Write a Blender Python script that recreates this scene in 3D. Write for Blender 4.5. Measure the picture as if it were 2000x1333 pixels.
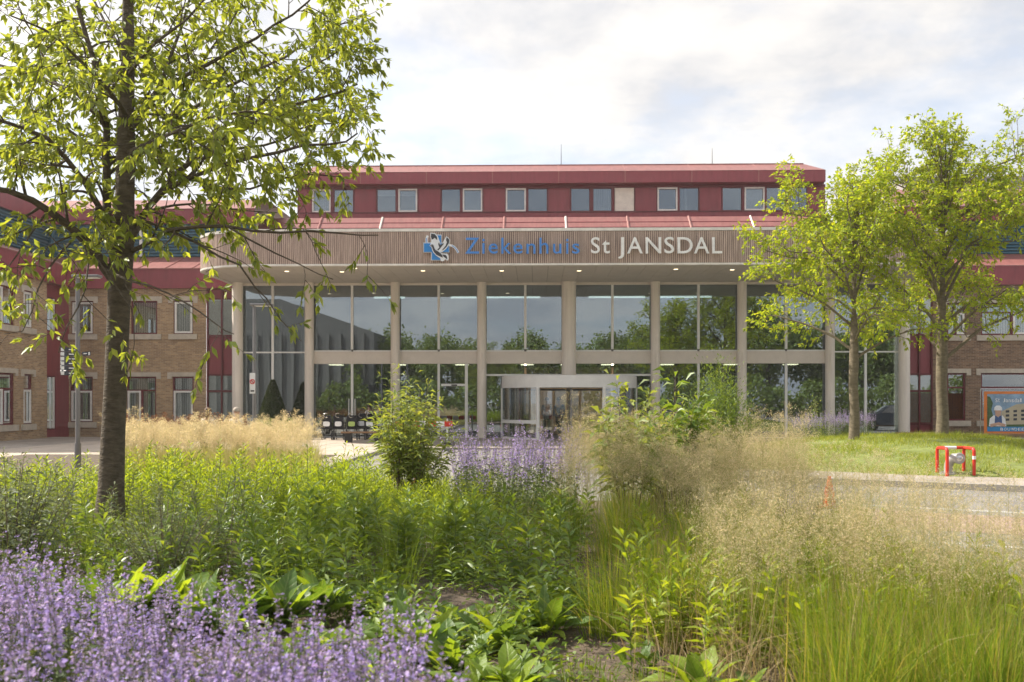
import bpy, math, random
import numpy as np
from mathutils import Vector, Matrix, Euler

for _o in list(bpy.data.objects):
    bpy.data.objects.remove(_o)
SC = bpy.context.scene
COL = SC.collection
R = math.radians
rnd = random.Random(7)
NR = np.random.default_rng(11)

# ------------------------------------------------------------------ camera, sky, sun, exposure
FPX, HZ, CAMZ, YAW = 1944.4, 786.0, 1.6, R(1.36)
cs, sn = math.cos(YAW), math.sin(YAW)
cd = bpy.data.cameras.new('camera'); cam = bpy.data.objects.new('camera', cd); COL.objects.link(cam)
cam.location = (0, 0, CAMZ); cam.rotation_euler = (R(90), 0, YAW)
cd.sensor_width = 36; cd.lens = 35; cd.shift_y = (HZ - 666.5) / 2000
cd.clip_start = 0.1; cd.clip_end = 2000
cd.dof.use_dof = True; cd.dof.focus_distance = 15.0; cd.dof.aperture_fstop = 4.0
SC.camera = cam

SUN = Vector((-0.66, 0.26, 0.70)).normalized()
sun_el = math.asin(SUN.z)
w = bpy.data.worlds.new('World'); SC.world = w; w.use_nodes = True
nt = w.node_tree; nt.nodes.clear(); N = nt.nodes.new; LK = nt.links.new
out = N('ShaderNodeOutputWorld')
sky = N('ShaderNodeTexSky'); sky.sky_type = 'NISHITA'; sky.sun_disc = False
sky.sun_elevation = sun_el; sky.sun_rotation = math.atan2(SUN.x, SUN.y)
sky.air_density = 1.0; sky.dust_density = 1.5; sky.ozone_density = 1.0
bg1 = N('ShaderNodeBackground'); bg1.inputs[1].default_value = 0.15
LK(sky.outputs[0], bg1.inputs[0])
bg2 = N('ShaderNodeBackground'); bg2.inputs[1].default_value = 1.0
tc = N('ShaderNodeTexCoord'); sep = N('ShaderNodeSeparateXYZ'); LK(tc.outputs['Generated'], sep.inputs[0])
def M_(op, a, b=None, c=None, clamp=False):
    n = N('ShaderNodeMath'); n.operation = op; n.use_clamp = clamp
    for i, q in enumerate((a, b, c)):
        if q is None: continue
        if isinstance(q, (int, float)): n.inputs[i].default_value = q
        else: LK(q, n.inputs[i])
    return n.outputs[0]
zz = M_('ADD', M_('MAXIMUM', sep.outputs[2], 0.0), 0.22)
cx = M_('DIVIDE', sep.outputs[0], zz); cy = M_('DIVIDE', sep.outputs[1], zz)
cmb = N('ShaderNodeCombineXYZ'); LK(cx, cmb.inputs[0]); LK(cy, cmb.inputs[1]); cmb.inputs[2].default_value = 3.7
def noise(vec, scale, det, rough, dist=0.0):
    n = N('ShaderNodeTexNoise'); n.inputs['Scale'].default_value = scale; n.inputs['Detail'].default_value = det
    n.inputs['Roughness'].default_value = rough; n.inputs['Distortion'].default_value = dist
    LK(vec, n.inputs['Vector']); return n.outputs[0]
n1 = noise(cmb.outputs[0], 1.1, 9, 0.58, 0.25)
n2 = noise(cmb.outputs[0], 3.4, 7, 0.6, 0.1)
cov = M_('ADD', M_('MULTIPLY', n1, 0.75), M_('MULTIPLY', n2, 0.25))
mr = N('ShaderNodeMapRange'); mr.interpolation_type = 'SMOOTHSTEP'
cov = M_('ADD', cov, M_('MULTIPLY', M_('POWER', M_('SUBTRACT', 1.0, M_('ABSOLUTE', sep.outputs[2])), 6.0), 0.10)); LK(cov, mr.inputs[0]); mr.inputs[1].default_value = 0.40; mr.inputs[2].default_value = 0.56
mr.inputs[3].default_value = 0.66; mr.inputs[4].default_value = 1.0
cr = N('ShaderNodeValToRGB'); LK(n2, cr.inputs[0])
cr.color_ramp.elements[0].position = 0.40; cr.color_ramp.elements[0].color = (0.405, 0.408, 0.425, 1)
cr.color_ramp.elements[1].position = 0.60; cr.color_ramp.elements[1].color = (0.55, 0.532, 0.512, 1)
# thin cloud glows brighter towards the sun, spread wide as added fill light
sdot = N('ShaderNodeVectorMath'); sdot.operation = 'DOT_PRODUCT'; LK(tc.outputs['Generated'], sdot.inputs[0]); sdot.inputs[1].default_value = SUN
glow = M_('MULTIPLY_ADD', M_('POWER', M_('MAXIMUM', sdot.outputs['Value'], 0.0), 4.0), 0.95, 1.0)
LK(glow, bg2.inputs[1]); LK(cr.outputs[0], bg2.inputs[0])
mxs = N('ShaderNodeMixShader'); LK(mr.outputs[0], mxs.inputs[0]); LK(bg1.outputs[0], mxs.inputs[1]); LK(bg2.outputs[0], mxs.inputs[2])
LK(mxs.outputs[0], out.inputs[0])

sd = bpy.data.lights.new('sun', 'SUN'); so = bpy.data.objects.new('sun', sd); COL.objects.link(so)
sd.energy = 4.6; sd.angle = R(0.6); sd.color = (1.0, 0.93, 0.80)
so.rotation_euler = (-SUN).to_track_quat('-Z', 'Y').to_euler(); so.location = (-20, 10, 30)
vs = SC.view_settings
vs.view_transform = 'Standard'; vs.look = 'None'; vs.gamma = 1; vs.use_curve_mapping = False; vs.exposure = 0.93
SC.render.engine = 'CYCLES'
SC.cycles.max_bounces = 10; SC.cycles.transparent_max_bounces = 12
SC.cycles.diffuse_bounces = 4; SC.cycles.glossy_bounces = 4

# pixel <-> world
def X(u, Y):
    k = (u - 1000) / FPX
    return Y * (k * cs - sn) / (cs + k * sn)
def Z(v, x, Y): return CAMZ + (HZ - v) * (-x * sn + Y * cs) / FPX
def P(u, v, Y):
    x = X(u, Y); return Vector((x, Y, Z(v, x, Y)))
def G(u, v):
    d = CAMZ * FPX / (v - HZ); k = (u - 1000) / FPX
    return (d * (-sn + k * cs), d * (cs + k * sn))
def Yat(u, x):
    k = (u - 1000) / FPX
    return x * (cs + k * sn) / (k * cs - sn)

# ------------------------------------------------------------------ materials
def nodes(m):
    m.use_nodes = True; t = m.node_tree; t.nodes.clear(); return t
MATS = {}
def mat(name, col, rough=0.6, metal=0.0, var=0.12, scale=3.0, bump=0.0, bscale=40.0, spec=0.4, emit=None, estr=1.0, stretch=None):
    m = bpy.data.materials.new(name); t = nodes(m); n = t.nodes.new; l = t.links.new
    o = n('ShaderNodeOutputMaterial'); b = n('ShaderNodeBsdfPrincipled'); l(b.outputs[0], o.inputs[0])
    b.inputs['Roughness'].default_value = rough; b.inputs['Metallic'].default_value = metal
    b.inputs['Specular IOR Level'].default_value = spec
    g = n('ShaderNodeNewGeometry'); vec = g.outputs['Position']
    if stretch:
        vm = n('ShaderNodeVectorMath'); vm.operation = 'MULTIPLY'; l(vec, vm.inputs[0]); vm.inputs[1].default_value = stretch; vec = vm.outputs[0]
    nz = n('ShaderNodeTexNoise'); nz.inputs['Scale'].default_value = scale; nz.inputs['Detail'].default_value = 6; nz.inputs['Roughness'].default_value = 0.65
    l(vec, nz.inputs['Vector'])
    mp = n('ShaderNodeMapRange'); l(nz.outputs[0], mp.inputs[0]); mp.inputs[1].default_value = 0.3; mp.inputs[2].default_value = 0.7
    mp.inputs[3].default_value = 1 - var; mp.inputs[4].default_value = 1 + var
    mx = n('ShaderNodeVectorMath'); mx.operation = 'SCALE'; mx.inputs[0].default_value = col[:3]; l(mp.outputs[0], mx.inputs['Scale'])
    l(mx.outputs[0], b.inputs['Base Color'])
    if bump:
        n2_ = n('ShaderNodeTexNoise'); n2_.inputs['Scale'].default_value = bscale; n2_.inputs['Detail'].default_value = 5; l(vec, n2_.inputs['Vector'])
        bp = n('ShaderNodeBump'); bp.inputs['Strength'].default_value = bump; bp.inputs['Distance'].default_value = 0.02
        l(n2_.outputs[0], bp.inputs['Height']); l(bp.outputs[0], b.inputs['Normal'])
    if emit:
        b.inputs['Emission Color'].default_value = (*emit, 1); b.inputs['Emission Strength'].default_value = estr
    MATS[name] = m; return m

def leafmat(name, cols, trans=0.35, rough=0.45, spec=0.3, tcol=None, noise_s=0.0):
    m = bpy.data.materials.new(name); t = nodes(m); n = t.nodes.new; l = t.links.new
    o = n('ShaderNodeOutputMaterial'); b = n('ShaderNodeBsdfPrincipled'); tr = n('ShaderNodeBsdfTranslucent'); mx = n('ShaderNodeMixShader')
    g = n('ShaderNodeNewGeometry'); r = n('ShaderNodeValToRGB')
    el = r.color_ramp.elements
    for i, c in enumerate(cols):
        p = i / max(1, len(cols) - 1)
        if i < 2: e = el[i] if i == 0 else el[-1]
        else: e = el.new(p)
        e.position = p; e.color = (*c, 1)
    if len(cols) > 2:
        for i, c in enumerate(cols):
            el[i].position = i / (len(cols) - 1)
        for i, c in enumerate(cols): el[i].color = (*c, 1)
    l(g.outputs['Random Per Island'], r.inputs[0]); l(r.outputs[0], b.inputs['Base Color'])
    b.inputs['Roughness'].default_value = rough; b.inputs['Specular IOR Level'].default_value = spec
    hs = n('ShaderNodeMix'); hs.data_type = 'RGBA'; hs.blend_type = 'MULTIPLY'; hs.inputs[0].default_value = 1.0
    l(r.outputs[0], hs.inputs[6]); hs.inputs[7].default_value = (*(tcol or (2.3, 1.9, 0.6)), 1)
    l(hs.outputs[2], tr.inputs[0])
    mx.inputs[0].default_value = trans; l(b.outputs[0], mx.inputs[1]); l(tr.outputs[0], mx.inputs[2]); l(mx.outputs[0], o.inputs[0])
    MATS[name] = m; return m

def glassmat(name, tint=(0.5, 0.55, 0.52), base=0.22, rough=0.0, gcol=(0.9, 0.95, 1.0)):
    m = bpy.data.materials.new(name); t = nodes(m); n = t.nodes.new; l = t.links.new
    o = n('ShaderNodeOutputMaterial'); tr = n('ShaderNodeBsdfTransparent'); gl = n('ShaderNodeBsdfGlossy'); mx = n('ShaderNodeMixShader')
    tr.inputs[0].default_value = (*tint, 1); gl.inputs['Roughness'].default_value = rough; gl.inputs['Color'].default_value = (*gcol, 1)
    lw = n('ShaderNodeLayerWeight'); lw.inputs[0].default_value = 0.35
    ad = n('ShaderNodeMath'); ad.operation = 'MULTIPLY_ADD'; ad.use_clamp = True
    l(lw.outputs['Fresnel'], ad.inputs[0]); ad.inputs[1].default_value = 0.7; ad.inputs[2].default_value = base
    # faint waviness of float glass
    g = n('ShaderNodeNewGeometry'); nz = n('ShaderNodeTexNoise'); nz.inputs['Scale'].default_value = 0.5; l(g.outputs['Position'], nz.inputs['Vector'])
    bp = n('ShaderNodeBump'); bp.inputs['Strength'].default_value = 0.03; bp.inputs['Distance'].default_value = 0.05
    l(nz.outputs[0], bp.inputs['Height']); l(bp.outputs[0], gl.inputs['Normal'])
    l(ad.outputs[0], mx.inputs[0]); l(tr.outputs[0], mx.inputs[1]); l(gl.outputs[0], mx.inputs[2]); l(mx.outputs[0], o.inputs[0])
    MATS[name] = m; return m

def brickmat(name, c1, c2, mortar):
    m = bpy.data.materials.new(name); t = nodes(m); n = t.nodes.new; l = t.links.new
    o = n('ShaderNodeOutputMaterial'); b = n('ShaderNodeBsdfPrincipled'); l(b.outputs[0], o.inputs[0]); b.inputs['Roughness'].default_value = 0.85
    g = n('ShaderNodeNewGeometry'); sp = n('ShaderNodeSeparateXYZ'); l(g.outputs['Position'], sp.inputs[0])
    sn_ = n('ShaderNodeSeparateXYZ'); l(g.outputs['True Normal'], sn_.inputs[0])
    def mm(op, a, b_):
        q = n('ShaderNodeMath'); q.operation = op
        for i, s in enumerate((a, b_)):
            if s is None: continue
            if isinstance(s, float): q.inputs[i].default_value = s
            else: l(s, q.inputs[i])
        return q.outputs[0]
    uu = mm('ADD', mm('MULTIPLY', sp.outputs[0], mm('ABSOLUTE', sn_.outputs[1], None)), mm('MULTIPLY', sp.outputs[1], mm('ABSOLUTE', sn_.outputs[0], None)))
    cb = n('ShaderNodeCombineXYZ'); l(uu, cb.inputs[0]); l(sp.outputs[2], cb.inputs[1])
    br = n('ShaderNodeTexBrick'); l(cb.outputs[0], br.inputs['Vector'])
    br.inputs['Color1'].default_value = (*c1, 1); br.inputs['Color2'].default_value = (*c2, 1); br.inputs['Mortar'].default_value = (*mortar, 1)
    br.inputs['Scale'].default_value = 1; br.inputs['Mortar Size'].default_value = 0.007; br.inputs['Brick Width'].default_value = 0.22; br.inputs['Row Height'].default_value = 0.066
    nz = n('ShaderNodeTexNoise'); nz.inputs['Scale'].default_value = 0.9; nz.inputs['Detail'].default_value = 8; nz.inputs['Roughness'].default_value = 0.7; l(g.outputs['Position'], nz.inputs['Vector'])
    mp = n('ShaderNodeMapRange'); l(nz.outputs[0], mp.inputs[0]); mp.inputs[1].default_value = 0.3; mp.inputs[2].default_value = 0.7; mp.inputs[3].default_value = 0.78; mp.inputs[4].default_value = 1.18
    mx = n('ShaderNodeVectorMath'); mx.operation = 'SCALE'; l(br.outputs[0], mx.inputs[0]); l(mp.outputs[0], mx.inputs['Scale']); l(mx.outputs[0], b.inputs['Base Color'])
    bp = n('ShaderNodeBump'); bp.inputs['Strength'].default_value = 0.6; bp.inputs['Distance'].default_value = -0.01; l(br.outputs['Fac'], bp.inputs['Height']); l(bp.outputs[0], b.inputs['Normal'])
    MATS[name] = m; return m

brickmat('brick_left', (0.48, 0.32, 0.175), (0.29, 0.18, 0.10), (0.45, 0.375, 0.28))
brickmat('brick_right_shaded', (0.28, 0.175, 0.105), (0.145, 0.085, 0.055), (0.29, 0.235, 0.18))  # tree shade over this wing is put into the darker brick colours
mat('red_panel', (0.24, 0.043, 0.057), 0.42, var=0.17, scale=2.2, spec=0.5, stretch=(2, 2, 0.4))
mat('red_panel_skylit', (0.26, 0.098, 0.088), 0.45, var=0.2, scale=2.0, spec=0.5, stretch=(2.5, .6, .6))  # same red metal as the walls, sky light on the slopes painted in
mat('red_frame', (0.13, 0.014, 0.022), 0.35, spec=0.5)
mat('seam', (0.33, 0.14, 0.125), 0.45)
mat('white_frame', (0.74, 0.72, 0.68), 0.4)
mat('stone_trim', (0.50, 0.44, 0.36), 0.8, var=0.15, scale=4, bump=0.2)
mat('column_paint', (0.78, 0.71, 0.63), 0.5, var=0.11, scale=2.5, stretch=(3, 3, 0.25))
mat('white_metal', (0.80, 0.79, 0.77), 0.4, var=0.05)
mat('beige_panel', (0.70, 0.63, 0.56), 0.45, var=0.05)
mat('soffit', (0.56, 0.505, 0.44), 0.55, var=0.06, scale=1.5)
mat('soffit_joint', (0.10, 0.09, 0.08), 0.8)
mat('wood_slat', (0.46, 0.345, 0.285), 0.8, var=0.42, scale=5.0, stretch=(6.0, 1.0, 0.22), bump=0.2)
mat('wood_back', (0.15, 0.10, 0.085), 0.9)
mat('cap_white', (0.72, 0.68, 0.62), 0.5, var=0.15, scale=3)
mat('letter_blue', (0.05, 0.22, 0.60), 0.35, spec=0.5)
mat('letter_white', (0.80, 0.79, 0.77), 0.4)
mat('emblem_blue', (0.02, 0.21, 0.55), 0.35)
mat('emblem_dark', (0.035, 0.037, 0.045), 0.5)
mat('emblem_light', (0.74, 0.76, 0.78), 0.5)
mat('blue_louvre', (0.06, 0.15, 0.21), 0.45, var=0.1)
mat('concrete', (0.36, 0.34, 0.32), 0.85, var=0.12)
mat('tower_grey', (0.30, 0.27, 0.26), 0.8, var=0.06)
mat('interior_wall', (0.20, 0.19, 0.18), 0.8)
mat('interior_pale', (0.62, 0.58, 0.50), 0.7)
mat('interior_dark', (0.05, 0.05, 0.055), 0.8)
mat('wood_counter', (0.50, 0.36, 0.22), 0.5)
mat('downlight', (0.9, 0.8, 0.6), 0.5, emit=(1.0, 0.80, 0.50), estr=1.6)
mat('warm_panel', (0.9, 0.9, 0.85), 0.5, emit=(1.0, 0.84, 0.62), estr=5.0)
mat('light_strip', (0.9, 0.9, 0.9), 0.5, emit=(0.9, 0.97, 1.0), estr=1.6)
mat('asphalt', (0.215, 0.20, 0.185), 0.9, var=0.3, scale=1.1, bump=0.4, bscale=120)
def pavemat(name, c1, c2, joint, bw, bh):
    m = bpy.data.materials.new(name); t = nodes(m); n = t.nodes.new; l = t.links.new
    o = n('ShaderNodeOutputMaterial'); b = n('ShaderNodeBsdfPrincipled'); l(b.outputs[0], o.inputs[0]); b.inputs['Roughness'].default_value = 0.85
    g = n('ShaderNodeNewGeometry'); br = n('ShaderNodeTexBrick'); l(g.outputs['Position'], br.inputs['Vector'])
    br.inputs['Color1'].default_value = (*c1, 1); br.inputs['Color2'].default_value = (*c2, 1); br.inputs['Mortar'].default_value = (*joint, 1)
    br.inputs['Scale'].default_value = 1; br.inputs['Mortar Size'].default_value = 0.008; br.inputs['Brick Width'].default_value = bw; br.inputs['Row Height'].default_value = bh
    nz = n('ShaderNodeTexNoise'); nz.inputs['Scale'].default_value = 0.7; nz.inputs['Detail'].default_value = 8; nz.inputs['Roughness'].default_value = 0.7; l(g.outputs['Position'], nz.inputs['Vector'])
    mp = n('ShaderNodeMapRange'); l(nz.outputs[0], mp.inputs[0]); mp.inputs[1].default_value = 0.3; mp.inputs[2].default_value = 0.7; mp.inputs[3].default_value = 0.68; mp.inputs[4].default_value = 1.2
    mx = n('ShaderNodeVectorMath'); mx.operation = 'SCALE'; l(br.outputs[0], mx.inputs[0]); l(mp.outputs[0], mx.inputs['Scale']); l(mx.outputs[0], b.inputs['Base Color'])
    MATS[name] = m
pavemat('paving', (0.36, 0.31, 0.26), (0.29, 0.25, 0.21), (0.17, 0.145, 0.12), 0.6, 0.3)
pavemat('pink_paving', (0.38, 0.26, 0.215), (0.30, 0.20, 0.165), (0.22, 0.17, 0.14), 0.21, 0.105)
mat('tile_stone', (0.44, 0.37, 0.30), 0.85, var=0.16, scale=1.3, bump=0.25)
mat('kerb_stone', (0.33, 0.30, 0.265), 0.85, var=0.15, scale=5, bump=0.2)
mat('road_paint', (0.45, 0.44, 0.42), 0.7, var=0.15, scale=8)
mat('soil', (0.105, 0.078, 0.057), 0.95, var=0.5, scale=9.0, bump=0.9, bscale=30)
mat('lawn_soil', (0.17, 0.20, 0.055), 0.95, var=0.35, scale=3.0, bump=0.6)
mat('bark', (0.10, 0.078, 0.056), 0.9, var=0.45, scale=9, stretch=(1, 1, 2.6), bump=1.0, bscale=22)
mat('bark_pale', (0.155, 0.125, 0.085), 0.9, var=0.4, scale=8, stretch=(1, 1, 2.0), bump=0.9, bscale=25)
mat('twig', (0.13, 0.095, 0.07), 0.85)
mat('green_stem', (0.10, 0.14, 0.045), 0.7)
mat('steel_grey', (0.20, 0.195, 0.20), 0.45, metal=0.3)
mat('sign_dark', (0.035, 0.04, 0.055), 0.45)
mat('sign_white', (0.78, 0.78, 0.78), 0.45)
mat('sign_red', (0.55, 0.03, 0.03), 0.45)
mat('hydrant_red', (0.58, 0.035, 0.02), 0.4)
mat('cast_grey', (0.38, 0.37, 0.36), 0.5, metal=0.3)
mat('cone_orange', (0.75, 0.09, 0.02), 0.45)
mat('black_plastic', (0.012, 0.012, 0.015), 0.35)
mat('black_fabric', (0.014, 0.015, 0.022), 0.8)
mat('chrome', (0.6, 0.6, 0.6), 0.25, metal=0.9)
mat('plaque_green', (0.42, 0.55, 0.16), 0.5)
mat('bench_wood', (0.24, 0.14, 0.075), 0.7, var=0.3, stretch=(1, 8, 8))
mat('banner_orange', (0.66, 0.19, 0.035), 0.5)
mat('banner_blue', (0.03, 0.24, 0.50), 0.5)
mat('banner_sky', (0.22, 0.33, 0.45), 0.5, var=0.3, scale=2.5)
mat('banner_green', (0.06, 0.11, 0.035), 0.6, var=0.4, scale=8)
mat('banner_cream', (0.46, 0.40, 0.28), 0.6)
mat('skin', (0.52, 0.32, 0.23), 0.55)
mat('hair_brown', (0.075, 0.035, 0.02), 0.7)
mat('hair_pale', (0.36, 0.31, 0.25), 0.7)
mat('cloth_white', (0.72, 0.70, 0.69), 0.85)
mat('cloth_dark', (0.03, 0.032, 0.04), 0.85)
mat('cloth_blue', (0.07, 0.12, 0.25), 0.85)
mat('cloth_beige', (0.46, 0.37, 0.27), 0.85)
mat('blind', (0.75, 0.69, 0.60), 0.8)
mat('blind_grey', (0.58, 0.59, 0.58), 0.8)
mat('cladding_far', (0.16, 0.155, 0.15), 0.8)
mat('pot', (0.10, 0.09, 0.085), 0.7)
glassmat('front_glass', (0.45, 0.50, 0.47), 0.25, gcol=(0.80, 0.90, 1.0))
glassmat('window_glass', (0.80, 0.83, 0.82), 0.14)
glassmat('top_glass', (0.65, 0.68, 0.70), 0.14, gcol=(0.72, 0.85, 1.0))
leafmat('leaf_left_tree', [(0.15, 0.205, 0.055), (0.20, 0.265, 0.06), (0.27, 0.325, 0.075)], 0.5, 0.42, 0.35)
leafmat('leaf_right_tree', [(0.19, 0.265, 0.026), (0.25, 0.335, 0.03), (0.31, 0.375, 0.035), (0.36, 0.36, 0.045)], 0.5, 0.5, 0.3, (2.1, 1.9, 0.5))
leafmat('leaf_far_tree', [(0.14, 0.20, 0.06), (0.20, 0.26, 0.075)], 0.3)
leafmat('leaf_topiary', [(0.022, 0.04, 0.014), (0.045, 0.065, 0.02)], 0.15)
leafmat('leaf_bed', [(0.145, 0.22, 0.022), (0.20, 0.285, 0.03), (0.27, 0.34, 0.042)], 0.45)
leafmat('leaf_dark', [(0.095, 0.165, 0.032), (0.135, 0.215, 0.038), (0.20, 0.275, 0.05)], 0.35, 0.4, 0.4)
leafmat('leaf_silver', [(0.11, 0.145, 0.085), (0.16, 0.19, 0.12), (0.20, 0.23, 0.13)], 0.3, 0.6, 0.2, (1.7, 1.6, 0.7))
leafmat('leaf_buddleja', [(0.14, 0.20, 0.06), (0.19, 0.25, 0.07), (0.26, 0.31, 0.10)], 0.4, 0.5, 0.3)
def veinmat(name, c1, c2, vein, trans=0.4):
    m = bpy.data.materials.new(name); t = nodes(m); n = t.nodes.new; l = t.links.new
    o = n('ShaderNodeOutputMaterial'); b = n('ShaderNodeBsdfPrincipled'); tr = n('ShaderNodeBsdfTranslucent'); mx = n('ShaderNodeMixShader')
    tc_ = n('ShaderNodeTexCoord'); sp = n('ShaderNodeSeparateXYZ'); l(tc_.outputs['Object'], sp.inputs[0]); oi = n('ShaderNodeObjectInfo')
    def mm(op, a, b_=None, c=None, clamp=False):
        q = n('ShaderNodeMath'); q.operation = op; q.use_clamp = clamp
        for i, s in enumerate((a, b_, c)):
            if s is None: continue
            if isinstance(s, (int, float)): q.inputs[i].default_value = s
            else: l(s, q.inputs[i])
        return q.outputs[0]
    ax_ = mm('ABSOLUTE', sp.outputs[0])
    mid = mm('SUBTRACT', 1.0, mm('MULTIPLY', ax_, 55.0), clamp=True)
    side = mm('POWER', mm('ABSOLUTE', mm('SINE', mm('MULTIPLY', mm('SUBTRACT', sp.outputs[1], mm('MULTIPLY', ax_, 0.9)), 36.0))), 14.0)
    vn = mm('MAXIMUM', mid, mm('MULTIPLY', side, 0.45))
    nz = n('ShaderNodeTexNoise'); nz.inputs['Scale'].default_value = 7; nz.inputs['Detail'].default_value = 6; l(tc_.outputs['Object'], nz.inputs['Vector'])
    fac = mm('ADD', mm('MULTIPLY', nz.outputs[0], 0.9), mm('MULTIPLY_ADD', oi.outputs['Random'], 0.9, -0.45), clamp=True)
    mc = n('ShaderNodeMix'); mc.data_type = 'RGBA'; l(fac, mc.inputs[0]); mc.inputs[6].default_value = (*c1, 1); mc.inputs[7].default_value = (*c2, 1)
    mv = n('ShaderNodeMix'); mv.data_type = 'RGBA'; l(mm('MULTIPLY', vn, 0.6), mv.inputs[0]); l(mc.outputs[2], mv.inputs[6]); mv.inputs[7].default_value = (*vein, 1)
    # brown spots and edges
    n2 = n('ShaderNodeTexNoise'); n2.inputs['Scale'].default_value = 16; n2.inputs['Detail'].default_value = 3; l(tc_.outputs['Object'], n2.inputs['Vector'])
    sp_ = mm('GREATER_THAN', mm('ADD', n2.outputs[0], mm('MULTIPLY', oi.outputs['Random'], 0.07)), 0.735)
    ms = n('ShaderNodeMix'); ms.data_type = 'RGBA'; l(mm('MULTIPLY', sp_, 0.7), ms.inputs[0]); l(mv.outputs[2], ms.inputs[6]); ms.inputs[7].default_value = (0.16, 0.10, 0.04, 1)
    l(ms.outputs[2], b.inputs['Base Color']); b.inputs['Roughness'].default_value = 0.42; b.inputs['Specular IOR Level'].default_value = 0.35
    bp = n('ShaderNodeBump'); bp.inputs['Strength'].default_value = 0.5; bp.inputs['Distance'].default_value = 0.01; l(mm('SUBTRACT', nz.outputs[0], mm('MULTIPLY', vn, 0.5)), bp.inputs['Height']); l(bp.outputs[0], b.inputs['Normal'])
    hs = n('ShaderNodeMix'); hs.data_type = 'RGBA'; hs.blend_type = 'MULTIPLY'; hs.inputs[0].default_value = 1.0; l(ms.outputs[2], hs.inputs[6]); hs.inputs[7].default_value = (2.2, 1.9, 0.6, 1); l(hs.outputs[2], tr.inputs[0])
    mx.inputs[0].default_value = trans; l(b.outputs[0], mx.inputs[1]); l(tr.outputs[0], mx.inputs[2]); l(mx.outputs[0], o.inputs[0]); MATS[name] = m
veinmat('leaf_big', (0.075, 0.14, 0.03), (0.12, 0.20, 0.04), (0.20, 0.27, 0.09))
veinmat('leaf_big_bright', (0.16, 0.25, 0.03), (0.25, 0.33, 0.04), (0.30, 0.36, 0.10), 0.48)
leafmat('straw', [(0.42, 0.33, 0.19), (0.30, 0.22, 0.12), (0.52, 0.42, 0.25)], 0.3, 0.7, 0.1, (1.2, 1.1, 0.8))
leafmat('leaf_catmint', [(0.07, 0.10, 0.05), (0.10, 0.14, 0.06)], 0.3, 0.6, 0.2)
leafmat('flower_violet', [(0.35, 0.29, 0.56), (0.44, 0.36, 0.66), (0.57, 0.44, 0.68), (0.48, 0.40, 0.54)], 0.35, 0.6, 0.15, (1.2, 1.1, 1.25))
leafmat('flower_calyx', [(0.27, 0.20, 0.30), (0.34, 0.26, 0.31), (0.26, 0.25, 0.19)], 0.2, 0.7, 0.1, (1, 1, 1))
leafmat('grass_blade', [(0.11, 0.20, 0.022), (0.16, 0.25, 0.028), (0.21, 0.29, 0.035), (0.28, 0.32, 0.05), (0.40, 0.33, 0.12)], 0.4, 0.5, 0.25, (1.7, 1.5, 0.6))
leafmat('grass_fine', [(0.09, 0.15, 0.025), (0.13, 0.19, 0.035)], 0.4, 0.5, 0.25)
leafmat('grass_lawn', [(0.17, 0.235, 0.025), (0.25, 0.30, 0.04), (0.36, 0.36, 0.09)], 0.4, 0.6, 0.2, (1.7, 1.5, 0.6))
leafmat('plume', [(0.58, 0.49, 0.35), (0.68, 0.58, 0.42), (0.58, 0.53, 0.36), (0.78, 0.68, 0.52)], 0.5, 0.7, 0.1, (1.3, 1.15, 0.8))
leafmat('plume_stem', [(0.40, 0.41, 0.18), (0.50, 0.44, 0.24), (0.31, 0.37, 0.10)], 0.4, 0.6, 0.2, (1.3, 1.2, 0.6))
leafmat('dry_chip', [(0.17, 0.11, 0.07), (0.26, 0.18, 0.12), (0.09, 0.06, 0.04), (0.33, 0.26, 0.19)], 0.1, 0.8, 0.1, (1, 1, 1))
leafmat('dock_red', [(0.16, 0.06, 0.03), (0.24, 0.11, 0.05), (0.30, 0.18, 0.09)], 0.3, 0.7, 0.1, (1, 1, 1))

# ------------------------------------------------------------------ object helpers
def tag(o, label=None, cat=None, group=None, kind=None):
    if label: o['label'] = label
    if cat: o['category'] = cat
    if group: o['group'] = group
    if kind: o['kind'] = kind
    return o
def thing(name, label, cat, loc=(0, 0, 0), group=None, rotz=0.0):
    o = bpy.data.objects.new(name, None); COL.objects.link(o); o.location = loc; o.rotation_euler = (0, 0, rotz)
    o.empty_display_size = 0.2
    return tag(o, label, cat, group)
def place(o, parent):
    """parent o keeping its coordinates as world coordinates"""
    o.parent = parent
    p = parent; L = Vector((0, 0, 0))
    while p is not None:
        L += Vector(p.location); p = p.parent if p.parent else None
    if parent.parent is None:
        o.matrix_parent_inverse = Matrix.Translation(-Vector(parent.location))
    else:
        # parent is a mesh part whose own coordinates are world ones
        o.matrix_parent_inverse = Matrix.Translation(-Vector(parent.location))
    return o
def new_obj(name, me, parent=None, keep=True, mats=None):
    o = bpy.data.objects.new(name, me); COL.objects.link(o)
    if parent is not None:
        if keep: place(o, parent)
        else: o.parent = parent
    return o
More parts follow.
